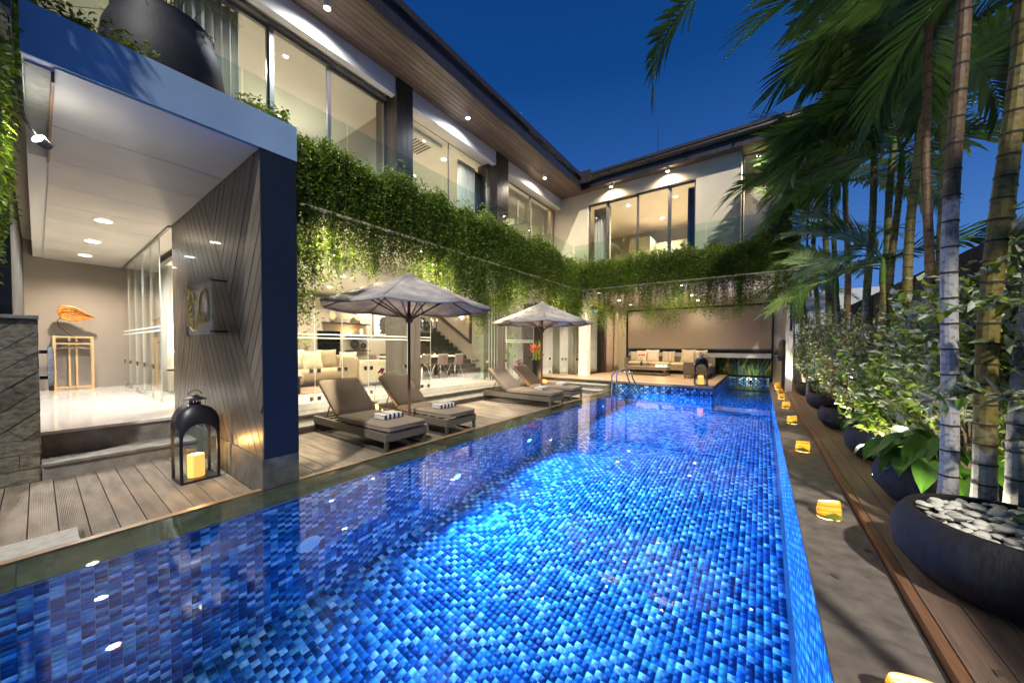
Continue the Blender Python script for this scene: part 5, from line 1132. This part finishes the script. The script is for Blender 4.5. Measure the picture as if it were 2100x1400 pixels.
# eave spotlights and wall washers
def eave_spot(loc, lab, w, col=NEUT, tgt=None):
    t = thing('eave_spotlight', loc, lab, 'spotlight', 'spotlights under the eaves'); MB().lathe([(.055, 0), (.055, -.10), (.045, -.115)], 16).build('housing', 'white_paint', t, smooth=True); MB().lathe([(.0005, -.11), (.045, -.112)], 14).build('lens', 'lamp_cool' if col == COOL else 'lamp_warm', t)
    spot('lamp', (loc[0], loc[1], loc[2]-.14), tgt or (loc[0], loc[1], 0), w, col, 165, 1., .06)
for y, l, c_ in ((2.68, 'nearest the camera', COOL), (5.79, 'between the timber pillars', COOL), (9.2, 'near the inner corner', WARM)):
    eave_spot((-5.45, y, 6.65), 'bright round spotlight under the long eave, '+l, 80, c_, (-5.9, y, 4.0))
for x, l in ((-4.0, 'left'), (-2.3, 'right')): eave_spot((x, 10.93, 6.65), 'wall washing spotlight above the far window, '+l, 45, WARM, (x, 11.2, 5.0))
eave_spot((-.13, 11.5, 6.65), 'spotlight under the far right eave, upper', 60, NEUT); eave_spot((-.1, 12.6, 6.65), 'spotlight under the far right eave, lower', 60, WARM)
# ================================================================== VEGETATION
def smooth_noise(x, seed, scale):
    rg = np.random.default_rng(seed); g_ = rg.uniform(0, 1, 400); t = x/scale+100; i = np.floor(t).astype(int) % 390; f = t-np.floor(t); f = f*f*(3-2*f); return g_[i]*(1-f)+g_[i+1]*f
def vines(name, lab, along, n, base, seed, lens, out=.12, mats=('leaf_vine', 'leaf_vine_dark'), lsz=.042, topz=4.0, name_gap=False):
    # along: (s0,s1) run; base(s, off)->xyz at planter lip ; strands climb out of the trough, spill over and hang
    rg = np.random.default_rng(seed); P_ = []; D_ = []; st = []
    for k in range(n):
        s = along[0]+(along[1]-along[0])*rg.random(); L = lens(s)*(.45+.6*rg.random()**.7)
        if rg.random() < .22: L *= .45
        cl = smooth_noise(np.array([s]), seed+31, .16)[0]
        if name_gap and cl < .42 and rg.random() < .75: L = min(L, .75+.2*rg.random())
        o = rg.normal(0, .05); h0 = topz-.06+rg.uniform(-.05, .30)*(.25+1.2*smooth_noise(np.array([s]), seed+5, .35)[0])+(rg.uniform(.08, .25) if rg.random() < .05 else 0); step_ = .021; z = h0; off = -.22*rg.random(); sw = rg.normal(0, .06); pts = []
        m_ = int((L+.35)/step_); ph = rg.uniform(0, 6)
        for i in range(m_):
            t = i*step_
            if t < .3: off2 = off+(out+.1*rg.random()*0+o-off)*(t/.3); zz = h0+.10*math.sin(t/.3*PI)-.06*(t/.3)
            else: off2 = out+o+.05*math.sin((t-.3)*1.4+ph)*min(1, (t-.3)); zz = h0-.06-(t-.3)
            pts.append((s+sw*t+.02*math.sin(t*7+ph), off2, zz))
        pts = np.array(pts); P_.append(pts); 
        if k % 4 == 0: st.append(pts)
    A = np.concatenate(P_); m_ = len(A); A = A+rg.normal(0, .016, A.shape)
    W_ = base(A); a = rg.uniform(0, 2*PI, m_)
    D = np.stack([np.cos(a), np.sin(a), rg.uniform(-1.1, .35, m_)], 1); N = np.stack([np.cos(a+.4)*.5, np.sin(a+.4)*.5, np.ones(m_)], 1)+rg.normal(0, .45, (m_, 3))
    mi = (rg.random(m_) < .45).astype(int)
    V_ = leafmesh(name, W_, D, N, lsz*rg.uniform(.6, 1.35, m_), lsz*.42*rg.uniform(.7, 1.3, m_), list(mats), mi)
    c = W_.mean(0); V_.transform(Matrix.Translation(tuple(-c))); o = link(name, V_, None, tuple(c)); tag(o, lab, 'vines', kind='stuff')
    tb = MB()
    for pts in st:
        q = base(pts[::8]); 
        if len(q) > 1: tb.tube([tuple(p-c) for p in q], .0025, 3, cap=False)
    tb.build('strands', 'twig', o)
def lensL(s):
    v = 1.15+.35*max(0, min(1, (4.8-s)/1.2))+1.15*float(smooth_noise(np.array([s]), 3, .8)[0])+.35*float(smooth_noise(np.array([s]), 9, .3)[0])
    for c_ in (3.61, 7.98):      # strands stop short of the parasols
        d_ = abs(s-c_)
        if d_ < 1.45: v = min(v, 1.28+.42*max(0, d_-.25))
    return v
def lensB(s): return 1.0+1.2*float(smooth_noise(np.array([s]), 13, .6)[0])+.4*float(smooth_noise(np.array([s]), 19, .25)[0])-.12*max(0, s+2.2)
vines('hanging_vines', 'dense green vines spilling from the long balcony planter over the pool deck', (1.6, 10.75), 2100, lambda A: np.stack([-5.05+A[:, 1], A[:, 0], A[:, 2]], 1), 1, lensL, lsz=.056)
vines('hanging_vines', 'green vines trailing from the far balcony planter above the terrace', (-5.0, .7), 1050, lambda A: np.stack([A[:, 0], 10.78-A[:, 1], A[:, 2]], 1), 2, lensB, lsz=.056, name_gap=True)
vines('hanging_vines', 'bright green creeper hanging at the far left beside the entry canopy', (-5.6, -3.5), 260, lambda A: np.stack([A[:, 0], -.10-.6*A[:, 1], A[:, 2]], 1), 4, lambda s: 1.5+.3*math.sin(s*9), mats=('leaf_vine', 'leaf_lime'), lsz=.05, topz=3.9)
# vines hugging the canopy roof edge
def heap(name, lab, x0, x1, y0, y1, z, h_, n, seed, mats):
    rg = np.random.default_rng(seed); A = np.stack([rg.uniform(x0, x1, n), rg.uniform(y0, y1, n), z+h_*rg.uniform(0, 1, n)**1.5], 1); a = rg.uniform(0, 2*PI, n)
    D = np.stack([np.cos(a), np.sin(a), rg.uniform(-.6, .8, n)], 1); N = rg.normal(0, .6, (n, 3))+np.array([0, 0, 1.]); c = A.mean(0)
    o = link(name, leafmesh(name, A-c, D, N, .05*rg.uniform(.6, 1.3, n), .022*rg.uniform(.7, 1.3, n), list(mats), (rg.random(n) < .4).astype(int)), None, tuple(c)); return tag(o, lab, 'ground cover', kind='stuff')
heap('canopy_creeper', 'low leafy creeper growing on top of the entry canopy', -5.3, -4.05, -.0, .62, 3.6, .26, 5200, 6, ('leaf_vine_dark', 'leaf_vine'))
heap('canopy_creeper', 'low leafy creeper along the right end of the entry canopy', -5.3, -4.1, 1.2, 1.62, 3.6, .3, 3500, 7, ('leaf_vine_dark', 'leaf_vine'))
# big dark pot on the canopy with dry twigs
up = thing('roof_pot', (-4.72, .78, 3.602), 'large dark rounded pot standing on the entry canopy', 'pot')
MB().lathe([(.0005, 0), (.30, 0), (.40, .18), (.44, .42), (.41, .66), (.35, .82), (.36, .86), (.33, .86), (.33, .7), (.0005, .68)], 32).build('body', 'pot_navy', up, smooth=True)
tg = thing('dry_shrub', (-4.72, .78, 4.28), 'thin bare twiggy shrub growing in the dark roof pot', 'shrub'); rr = random.Random(5); mb = MB(); C_ = []
for k in range(46):
    a = rr.uniform(0, 2*PI); d = Vector((math.cos(a), math.sin(a), 0)); r_ = rr.uniform(.1, .75); h_ = rr.uniform(.1, .8); p1 = d*r_*.5+Vector((0, 0, h_)); p2 = d*r_+Vector((rr.uniform(-.1, .1), rr.uniform(-.1, .1), h_*rr.uniform(.3, 1.1))); mb.tube([(0, 0, 0), tuple(p1), tuple(p2)], [.006, .004, .002], 4, cap=False)
    for j in range(5): C_.append(p1.lerp(p2, rr.random()))
mb.build('twigs', 'twig', tg); rg = np.random.default_rng(4); C_ = np.array(C_); n = len(C_); link('foliage', leafmesh('foliage', C_, rg.normal(0, 1, (n, 3)), rg.normal(0, 1, (n, 3)), rg.uniform(.03, .06, n), rg.uniform(.012, .022, n), ['leaf_vine']), tg)['kind'] = 'stuff'
# wood beam end at the far upper left, small lit spot fixture on the green wall
bw_ = thing('timber_beam', (-3.95, -.3, 3.1), 'weathered timber beam end at the upper left corner', 'beam'); B(-4.3, -3.7, -.5, -.06, 3.42, 3.72).build('beam', 'plank_grey', bw_, world=True); B(-4.28, -3.72, -.48, -.055, 3.725, 3.95).build('plank', 'eave_wood', bw_, world=True)
gs = thing('garden_spotlight', (-4.45, .03, 2.95), 'lit spotlight among the creeper at the left of the entry canopy', 'spotlight'); q = Matrix.Rotation(R(62), 4, 'X') @ Matrix.Rotation(R(40), 4, 'Y')
MB().lathe([(.03, -.07), (.042, 0), (.036, .004)], 14, mat=q).build('housing', 'black_enamel', gs, smooth=True); MB().lathe([(.0005, .006), (.036, .003)], 14, mat=q).build('lens', 'lamp_cool', gs); MB().tube([(0, 0, 0), (0, -.06, .12), (0, -.08, .31)], .01, 6).build('arm', 'black_enamel', gs)
spot('lamp', (-4.45, .06, 2.98), (-4.5, -.28, 2.6), 16, (1, .98, .85), 150, .8, .03); point('lamp', (-4.3, .08, 2.96), .8, (1, .97, .85), .03)
# ------------------------------------------------------------------ palms
def frond(L, nl, ll, arch, seed, mat):
    rr = random.Random(seed); rp = []; K = 14
    for i in range(K+1):
        t = i/K; rp.append(Vector((L*(t-.18*arch*t*t*t), 0, L*(.30*t-arch*.62*t*t))))
    mb = MB().tube([tuple(p) for p in rp], [.014*(1-.85*i/K) for i in range(K+1)], 5, cap=False)
    for k in range(nl):
        t = .12+.88*k/(nl-1); i = min(K-1, int(t*K)); f = t*K-i; p = rp[i].lerp(rp[i+1], f); d = (rp[i+1]-rp[i]).normalized(); up_ = Vector((0, 1, 0)).cross(d)*-1; up_ = -up_ if up_.z < 0 else up_
        l_ = ll*(.55+.45*math.sin(PI*min(1, .12+t*.78)))*rr.uniform(.88, 1.08)
        for s in (-1, 1):
            dr = (d*(.55+.75*t)+Vector((0, s, 0))*(1.0-.25*t)+up_*rr.uniform(.1, .38)).normalized(); w_ = .040*(.6+.5*math.sin(PI*t))*(1+.3*rr.random()); sd = dr.cross(up_).normalized(); vs = []
            dp = rr.uniform(.10, .34)
            for j, (q, ww) in enumerate(((0, .35), (.3, 1.), (.68, .85), (1., .05))):
                c = p+dr*l_*q-Vector((0, 0, 1))*l_*dp*q*q; vs += [c-sd*w_*ww*.5, c+sd*w_*ww*.5]
            mb._a(vs, [(0, 1, 3, 2), (2, 3, 5, 4), (4, 5, 7, 6)])
    return mb.mesh('frond', mat)
FR = {m_: [frond(1.5, 26, .50, .9, 1, m_), frond(1.7, 30, .55, .65, 2, m_), frond(1.35, 24, .46, 1.25, 3, m_), frond(1.6, 28, .52, .4, 4, m_)] for m_ in ('leaf_palm', 'leaf_palm_light')}
def palm(loc, h, r, lean, nf, lab, tm, seed, sc=1., mat='leaf_palm', azb=None):
    rr = random.Random(seed); t = thing('palm_tree', loc, lab, 'palm tree', 'slender palms along the right side')
    pts = []; rs = []; z = 0.; pitch = rr.uniform(.12, .17); K = int(h/pitch); rm = []
    c = lambda z_: Vector((lean[0]*(z_/h)**1.6*h+.015*math.sin(z_*2+seed), lean[1]*(z_/h)**1.6*h, z_))
    for i in range(K+1):
        z = h*i/K; rad = r*(1.18-.35*z/h) if z > .15 else r*(1.35-.9*z); pts += [c(max(0, z-.008)), c(z), c(min(h, z+.012))]; rs += [rad*.985, rad*1.05, rad*.985]; rm.append((z, rad))
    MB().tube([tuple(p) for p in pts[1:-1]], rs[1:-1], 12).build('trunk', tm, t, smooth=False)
    rg_ = MB()
    for z_, rad in rm[1:]:
        rg_.tube([tuple(c(z_-.006)), tuple(c(z_+.006))], rad*1.075, 12, cap=False)
    rg_.build('ring_scars', 'trunk_ring', t)['kind'] = 'stuff'
    top = c(h); sh = .42*sc
    MB().tube([tuple(top), tuple(top+Vector((0, 0, sh*.5))), tuple(top+Vector((0, 0, sh)))], [r*.95, r*.85, r*.4], 10).build('crownshaft', 'leaf_palm_light', t, smooth=True)
    a0 = rr.uniform(0, 6)
    for k in range(nf):
        az = a0+2.399*k if azb is None or k % 2 else azb+rr.uniform(-.9, .9); el = (-62+22*rr.random()) if k < nf*.35 else ((-25+25*rr.random()) if k < nf*.75 else 5+25*rr.random())
        s_ = sc*rr.uniform(.85, 1.12); o = link('frond', FR[mat][k % 4], t, tuple(top+Vector((0, 0, sh*(.75+.25*rr.random())))), (rr.uniform(-.35, .35), R(el), az), (s_, s_, s_))
    return t
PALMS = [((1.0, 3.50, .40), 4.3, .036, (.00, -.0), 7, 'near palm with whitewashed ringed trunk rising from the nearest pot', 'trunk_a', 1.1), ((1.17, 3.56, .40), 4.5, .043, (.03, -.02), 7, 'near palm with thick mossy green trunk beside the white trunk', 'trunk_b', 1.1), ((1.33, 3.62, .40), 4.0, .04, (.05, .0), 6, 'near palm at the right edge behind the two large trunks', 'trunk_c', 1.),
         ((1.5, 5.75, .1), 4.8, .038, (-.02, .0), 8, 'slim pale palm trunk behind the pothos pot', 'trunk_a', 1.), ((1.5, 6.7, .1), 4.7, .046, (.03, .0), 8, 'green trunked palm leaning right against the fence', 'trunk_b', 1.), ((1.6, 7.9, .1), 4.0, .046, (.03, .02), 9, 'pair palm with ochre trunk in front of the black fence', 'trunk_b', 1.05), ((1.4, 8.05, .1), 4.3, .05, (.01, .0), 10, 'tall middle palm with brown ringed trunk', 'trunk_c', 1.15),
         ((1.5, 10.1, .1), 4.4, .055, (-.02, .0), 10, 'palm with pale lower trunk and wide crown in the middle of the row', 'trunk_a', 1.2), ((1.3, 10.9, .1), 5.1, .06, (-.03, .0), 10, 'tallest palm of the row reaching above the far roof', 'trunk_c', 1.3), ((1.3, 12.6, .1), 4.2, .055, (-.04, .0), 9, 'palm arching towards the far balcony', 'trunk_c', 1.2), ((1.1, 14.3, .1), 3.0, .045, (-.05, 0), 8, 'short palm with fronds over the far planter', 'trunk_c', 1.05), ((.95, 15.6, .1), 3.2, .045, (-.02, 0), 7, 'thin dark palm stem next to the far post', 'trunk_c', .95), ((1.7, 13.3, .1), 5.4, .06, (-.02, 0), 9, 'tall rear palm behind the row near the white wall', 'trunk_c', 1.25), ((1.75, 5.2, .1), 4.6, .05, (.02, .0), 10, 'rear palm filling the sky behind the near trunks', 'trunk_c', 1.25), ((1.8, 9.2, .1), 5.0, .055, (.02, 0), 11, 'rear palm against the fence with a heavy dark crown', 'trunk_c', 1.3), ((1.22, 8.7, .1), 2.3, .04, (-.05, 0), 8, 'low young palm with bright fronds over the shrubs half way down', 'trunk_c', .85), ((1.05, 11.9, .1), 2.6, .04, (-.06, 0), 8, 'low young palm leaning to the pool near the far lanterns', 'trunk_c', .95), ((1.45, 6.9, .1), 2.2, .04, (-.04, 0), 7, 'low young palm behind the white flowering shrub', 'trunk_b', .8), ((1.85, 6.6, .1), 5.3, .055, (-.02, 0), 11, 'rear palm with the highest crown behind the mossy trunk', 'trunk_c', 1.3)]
for i, (loc, h_, r_, ln, nf, lab, tm, sc) in enumerate(PALMS): palm(loc, h_, r_, ln, nf, lab, tm, 20+i, sc, 'leaf_palm' if i % 3 else 'leaf_palm_light', azb=PI if i > 5 else None)
# a palm behind the camera's right shoulder whose frond hangs into the top of the view
palm((1.25, .9, .07), 4.3, .05, (.0, .0), 3, 'palm whose dark frond hangs into the top of the view', 'trunk_c', 77, 1.1)
hf = thing('overhanging_frond', (-.25, 2.75, 3.95), 'dark palm frond hanging into the top of the sky', 'frond'); link('blade', FR['leaf_palm'][0], hf, (0, 0, 0), (0, R(42), PI+.15), (.62, .62, .62))
# ------------------------------------------------------------------ pots with pebbles
POTP = [(.0005, 0), (.62, 0), (.80, .08), (.97, .35), (1.0, .62), (.96, .85), (.90, .97), (.88, 1.0), (.80, 1.0), (.79, .9), (.0005, .86)]
def pot(loc, r, h_, lab):
    t = thing('bowl_pot', loc, lab, 'pot', 'low black bowl pots on the garden walkway'); MB().lathe([(a*r, b*h_) for a, b in POTP], 40).build('bowl', 'pot_black', t, smooth=True); MB().lathe([(.0005, h_*.87), (.79*r, h_*.87)], 30).build('soil', 'soil', t); return t
PT_ = [((1.15, 3.06, .071), .48, .38, 'nearest black bowl pot full of white pebbles at the right edge'), ((1.30, 4.42, .071), .46, .36, 'second black bowl pot under the big leaved pothos'), ((1.22, 7.75, .071), .42, .34, 'third black bowl pot half way along the walkway'), ((1.25, 10.0, .071), .42, .34, 'fourth black bowl pot behind the far lanterns'), ((1.2, 12.4, .071), .4, .34, 'last black bowl pot near the far post')]
PT_.insert(2, ((1.28, 5.9, .071), .42, .35, 'black bowl pot between the pothos and the third pot'))
for p_ in PT_: pot(*p_)
pm_ = []
for k in range(4):
    rr = random.Random(k); b = MB().ell((0, 0, 0), (.052, .036+.006*k, .02), 10, 6); b.v = [(v[0]*(1+.12*math.sin(v[1]*60+k)), v[1], v[2]*(1+.1*math.sin(v[0]*50))) for v in b.v]; pm_.append(b.mesh('pebble', 'pebble', True))
rr = random.Random(3)
def pebbles(c, r, z, n, grp, lab, sep):
    k = 0; placed = []
    tries = 0
    while k < n and tries < 4000:
        tries += 1; a = rr.uniform(0, 2*PI); q = r*math.sqrt(rr.random()); x, y = c[0]+q*math.cos(a), c[1]+q*math.sin(a)
        s = rr.uniform(.42, .78); lay = sum(1 for (px_, py_) in placed if (px_-x)**2+(py_-y)**2 < .0017)
        if lay > 2: continue
        placed.append((x, y)); o = link('pebble', pm_[k % 4], None, (x, y, z+.013+lay*.019), (rr.uniform(-.25, .25), rr.uniform(-.25, .25), rr.uniform(0, 6)), (s, s, s)); tag(o, lab, 'pebble', grp); k += 1
pebbles((1.15, 3.06), .36, .071+.38*.87, 230, 'white pebbles in the nearest pot', 'smooth white pebble in the nearest bowl pot', 0)
pebbles((1.30, 4.40), .34, .071+.36*.87, 60, 'white pebbles in the pothos pot', 'smooth white pebble in the second bowl pot', 0)
# ------------------------------------------------------------------ pothos leaves (each leaf a piece)
def heartleaf(L_, W_, droop, mat):
    prof = [(.0, .30), (.10, .80), (.25, 1.), (.42, .98), (.6, .78), (.78, .45), (.92, .14), (1., .0)]; mb = MB(); n = len(prof)-1
    def f(u, v):
        i = min(n-1, int(u*n)); q = u*n-i; x = prof[i][0]+(prof[i+1][0]-prof[i][0])*q; w_ = (prof[i][1]+(prof[i+1][1]-prof[i][1])*q)*W_*.5; s = 2*v-1; x_ = x-(.10*abs(s)**2 if x < .15 else 0)
        return (L_*x_, s*w_, -droop*L_*x*x+abs(s)*w_*.22-.02*W_*math.cos(s*3))
    return mb.grid(f, n, 6).mesh('leaf', mat, True)
HL = [heartleaf(.24, .15, .35, 'leaf_big'), heartleaf(.20, .13, .6, 'leaf_big'), heartleaf(.27, .17, .2, 'leaf_big')]; HV = [heartleaf(.20, .13, .35, 'leaf_varieg'), heartleaf(.22, .15, .2, 'leaf_lime')]
def pothos(loc, lab, n, r, h_, seed, meshes, bias=0.):
    rr = random.Random(seed); t = thing('pothos', loc, lab, 'plant'); stm = MB()
    for k in range(n):
        a = bias+rr.uniform(-2.0, 2.0); q = r*(.25+.75*rr.random()); z = h_*(.25+.75*rr.random())*(1.15-q/r*.75); p = Vector((q*math.cos(a), q*math.sin(a), z)); stm.tube([(0, 0, 0), tuple(p*.5+Vector((0, 0, h_*.25))), tuple(p)], .004, 4, cap=False); s = rr.uniform(.7, 1.15); link('leaf', meshes[k % len(meshes)], t, tuple(p), (rr.uniform(-.4, .4), R(rr.uniform(5, 45)), a+rr.uniform(-.6, .6)), (s, s, s))
    stm.build('stem', 'stem_green', t)
pothos((1.22, 4.35, .40), 'broad leaved green pothos overhanging the second bowl pot', 34, .52, .40, 3, HL, PI+.3); pothos((1.42, 2.98, .42), 'variegated pothos at the right end of the nearest pot', 16, .26, .22, 5, HV+HL[:1], PI*.7)
pothos((1.3, 5.9, .45), 'leafy green plant behind the pothos pot', 22, .4, .35, 8, HL[1:], PI)
# ------------------------------------------------------------------ shrubs
def shrub(loc, lab, n, rx, ry, h_, L, Wd, mats, seed, pr=(.5,), base=.3, fl=None):
    rg = np.random.default_rng(seed); t = thing('shrub', loc, lab, 'shrub', 'shrubs in the right-hand planting'); nb = max(10, n//26); st = MB(); C_ = []; D_ = []
    for k in range(nb):
        a = rg.uniform(0, 2*PI); q = math.sqrt(rg.random()); e = Vector((rx*q*math.cos(a), ry*q*math.sin(a), base+(h_-base)*rg.uniform(.15, 1))); m_ = Vector((e.x*.35, e.y*.35, e.z*.55)); st.tube([(e.x*.08, e.y*.08, 0), tuple(m_), tuple(e)], [.010, .006, .002], 4, cap=False)
        for j in range(int(n/nb)):
            f = rg.uniform(.25, 1.05); p = m_.lerp(e, f)+Vector(rg.normal(0, .028, 3)); C_.append(p); D_.append((e-m_).normalized()*.6+Vector(rg.normal(0, .7, 3)))
    st.build('branches', 'twig', t); C_ = np.array(C_); D_ = np.array(D_); m_ = len(C_); mi = rg.choice(len(mats), m_, p=pr if len(pr) == len(mats) else None)
    o = link('foliage', leafmesh('foliage', C_, D_, rg.normal(0, .5, (m_, 3))+np.array([0, 0, 1.]), L*rg.uniform(.5, 1.25, m_), Wd*rg.uniform(.6, 1.25, m_), mats, mi, fold=.15), t); o['kind'] = 'stuff'
    if fl:
        for k in range(fl[1]):
            p = C_[rg.integers(m_)]; b = MB()
            for j in range(5): a = 2*PI*j/5; b.ell((p[0]+.02*math.cos(a), p[1]+.01*math.cos(a+1), p[2]+.02*math.sin(a)), (.018, .012, .018), 6, 4)
            b.build('flower', fl[0], t, smooth=True)
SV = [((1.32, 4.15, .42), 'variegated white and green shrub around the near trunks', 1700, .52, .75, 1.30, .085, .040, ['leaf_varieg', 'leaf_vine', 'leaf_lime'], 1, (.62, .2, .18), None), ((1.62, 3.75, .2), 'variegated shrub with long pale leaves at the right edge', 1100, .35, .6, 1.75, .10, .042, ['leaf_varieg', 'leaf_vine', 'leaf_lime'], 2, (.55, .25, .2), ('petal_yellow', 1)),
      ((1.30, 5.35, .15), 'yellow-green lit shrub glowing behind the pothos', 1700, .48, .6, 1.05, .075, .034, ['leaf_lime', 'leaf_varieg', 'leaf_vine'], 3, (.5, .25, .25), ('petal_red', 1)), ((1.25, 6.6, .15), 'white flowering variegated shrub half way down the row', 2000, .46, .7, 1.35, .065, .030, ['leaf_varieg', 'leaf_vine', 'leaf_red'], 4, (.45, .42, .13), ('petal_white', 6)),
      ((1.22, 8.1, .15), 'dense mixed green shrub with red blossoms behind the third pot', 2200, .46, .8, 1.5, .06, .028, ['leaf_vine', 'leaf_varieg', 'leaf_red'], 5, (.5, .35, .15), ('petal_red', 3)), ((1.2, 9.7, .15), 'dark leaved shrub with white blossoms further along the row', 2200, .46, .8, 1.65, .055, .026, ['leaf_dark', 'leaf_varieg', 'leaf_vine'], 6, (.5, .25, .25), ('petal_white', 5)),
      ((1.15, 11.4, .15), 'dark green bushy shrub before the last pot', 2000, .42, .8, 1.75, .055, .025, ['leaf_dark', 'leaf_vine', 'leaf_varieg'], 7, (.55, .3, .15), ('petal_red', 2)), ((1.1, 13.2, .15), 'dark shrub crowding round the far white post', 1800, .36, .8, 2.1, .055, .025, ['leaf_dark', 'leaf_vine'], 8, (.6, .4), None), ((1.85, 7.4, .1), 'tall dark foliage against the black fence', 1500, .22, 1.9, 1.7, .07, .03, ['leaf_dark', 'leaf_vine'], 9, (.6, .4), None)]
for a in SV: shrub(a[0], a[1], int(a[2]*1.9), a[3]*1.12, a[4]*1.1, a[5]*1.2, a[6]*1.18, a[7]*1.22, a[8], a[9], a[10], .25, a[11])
# long leafy branch sweeping into the view at the right
for bi, (pts, lab) in enumerate((([(1.75, 3.6, 1.45), (1.35, 3.3, 1.62), (1.05, 3.15, 1.66), (.78, 3.1, 1.60)], 'variegated leafy branch sweeping left across the near trunks, upper'), ([(1.7, 3.4, 1.5), (1.45, 3.0, 1.78), (1.25, 2.8, 1.95)], 'variegated leafy branch in front of the mossy trunk'), ([(1.6, 3.4, .9), (1.25, 3.1, 1.12), (.95, 3.0, 1.16), (.8, 3.0, 1.10)], 'variegated leafy branch reaching over the nearest pot'))):
    t = thing('leafy_branch', pts[0], lab, 'branch'); rg = np.random.default_rng(30+bi); P3 = np.array(pts)-np.array(pts[0]); MB().tube([tuple(p) for p in P3], [.008, .006, .005, .003][:len(pts)], 5).build('stem', 'twig', t)
    n = 70; tt_ = rg.uniform(.15, 1, n)*(len(pts)-1.001); i = tt_.astype(int); f = (tt_-i)[:, None]; C_ = P3[i]*(1-f)+P3[i+1]*f+rg.normal(0, .015, (n, 3)); D_ = (P3[i+1]-P3[i])*1.2+rg.normal(0, .35, (n, 3)); link('foliage', leafmesh('foliage', C_, D_, rg.normal(0, .5, (n, 3))+np.array([0, 0, 1.]), rg.uniform(.06, .13, n), rg.uniform(.025, .05, n), ['leaf_varieg', 'leaf_vine'], (rg.random(n) < .35).astype(int)), t)['kind'] = 'stuff'
# garden beyond the back window: upright strappy plants, each its own
for k in range(16):
    x = -4.4+.30*k; rg = np.random.default_rng(50+k); t = thing('strappy_plant', (x, 17.15+.25*(k % 2), -.1 if x > -1.1 else .0), 'upright strappy green plant behind the low back window', 'plant', 'strappy plants behind the back window'); n = 34
    a = rg.uniform(0, 2*PI, n); C_ = np.stack([.05*np.cos(a), .05*np.sin(a), np.zeros(n)], 1); D_ = np.stack([np.cos(a)*.4, np.sin(a)*.4, np.ones(n)], 1)+rg.normal(0, .1, (n, 3)); link('blades', leafmesh('blades', C_, D_, rg.normal(0, 1, (n, 3)), rg.uniform(.7, 1.3, n), rg.uniform(.04, .07, n), [('leaf_lime', 'leaf_vine')[k % 2]]), t)
tag(B(-5.4, .7, 17.8, 17.9, -.3, 3.2).build('rear_garden_wall', 'dark_stone'), 'dark garden wall behind the strappy plants', 'wall'); spot('lamp', (-2.5, 16.6, .15), (-2.3, 17.6, .8), 7, (1, .85, .55), 150, .8, .05); spot('lamp', (-.3, 16.6, .15), (-.6, 17.6, .8), 5, (1, .85, .55), 150, .8, .05)
for x in (-2.5, -.3):
    t = thing('ground_uplight', (x, 16.6, .05), 'small ground uplight behind the back window, %s' % ('left' if x < -1 else 'right'), 'uplight'); MB().lathe([(.0005, -.1), (.04, -.1), (.05, .05), (.04, .06)], 12).build('housing', 'black_enamel', t); MB().lathe([(.0005, .062), (.038, .062)], 12).build('lens', 'lamp_warm', t)
# garden uplights: a few from the leaf glow, more added unseen to brighten shrubs
for i, (x, y, z, tg_, w_, l) in enumerate(((1.02, 5.0, .12, (1.35, 5.6, 1.4), 15, 'glowing under the lit yellow shrub'), (1.9, 4.6, .15, (1.5, 5.2, 3.6), 70, 'by the fence behind the pothos'), (1.0, 8.9, .12, (1.4, 8.6, 2.4), 70, 'between the third and fourth pots'), (1.05, 11.9, .12, (1.3, 11.2, 3.0), 80, 'near the far pots'), (1.62, 3.15, .2, (1.3, 4.0, 2.0), 75, 'added behind the nearest pot to brighten the planting'), (1.0, 3.64, .10, (1.4, 3.9, 1.8), 14, 'added between the two nearest pots to brighten the shrubs'), (.98, 4.98, .10, (1.5, 4.2, 1.8), 14, 'added beside the pothos pot to brighten the near trunks'), (1.08, 7.05, .12, (1.35, 6.8, 1.6), 45, 'added to brighten the white flowering shrub'), (1.0, 10.6, .12, (1.25, 10.0, 1.8), 45, 'added to brighten the dark leaved shrub'), (.9, 13.0, .12, (1.2, 13.2, 2.4), 45, 'added at the foot of the far shrub to brighten it'))):
    t = thing('garden_uplight', (x, y, z-.05), 'small garden uplight '+l, 'uplight', 'garden uplights'); MB().lathe([(.0005, 0), (.03, 0), (.045, .05), (.04, .055)], 12).build('housing', 'black_enamel', t); MB().lathe([(.0005, .056), (.036, .056)], 12).build('lens', 'lamp_warm', t)
    spot('lamp', (x, y, z+.03), tg_, w_, (1, .93, .74), 110, .8, .04)

# a few fallen leaves and petals on the coping and walkway
fl_ = leafmesh('fallen_leaf', np.zeros((1, 3)), np.array([[1., 0, .05]]), np.array([[0, 0, 1.]]), np.array([.07]), np.array([.03]), ['twig'], fold=.1)
for i, (x, y, z, rz, l) in enumerate(((.58, 3.25, .033, .4, 'on the coping just before the second leaf lantern'), (.40, 2.75, .033, 2.1, 'on the coping between the two nearest leaf lanterns'), (.80, 2.25, .076, 1.2, 'on the walkway boards in front of the nearest pot'), (.60, 4.7, .033, 5., 'on the coping past the second leaf lantern'), (.36, 6.6, .033, 3.3, 'on the coping near the third leaf lantern'))):
    tag(link('fallen_leaf', fl_, None, (x, y, z), (0, 0, rz)), 'small dry fallen leaf lying '+l, 'leaf', 'fallen leaves')
pe = MB(); [pe.ell((.02*math.cos(a), .02*math.sin(a), .006), (.018, .014, .006), 7, 4) for a in (0, 1.6, 3.1, 4.7)]
tag(link('fallen_blossom', pe.mesh('fallen_blossom', 'petal_red', True), None, (.69, 8.6, .076)), 'small fallen red blossom on the walkway trim beside the coping', 'blossom')
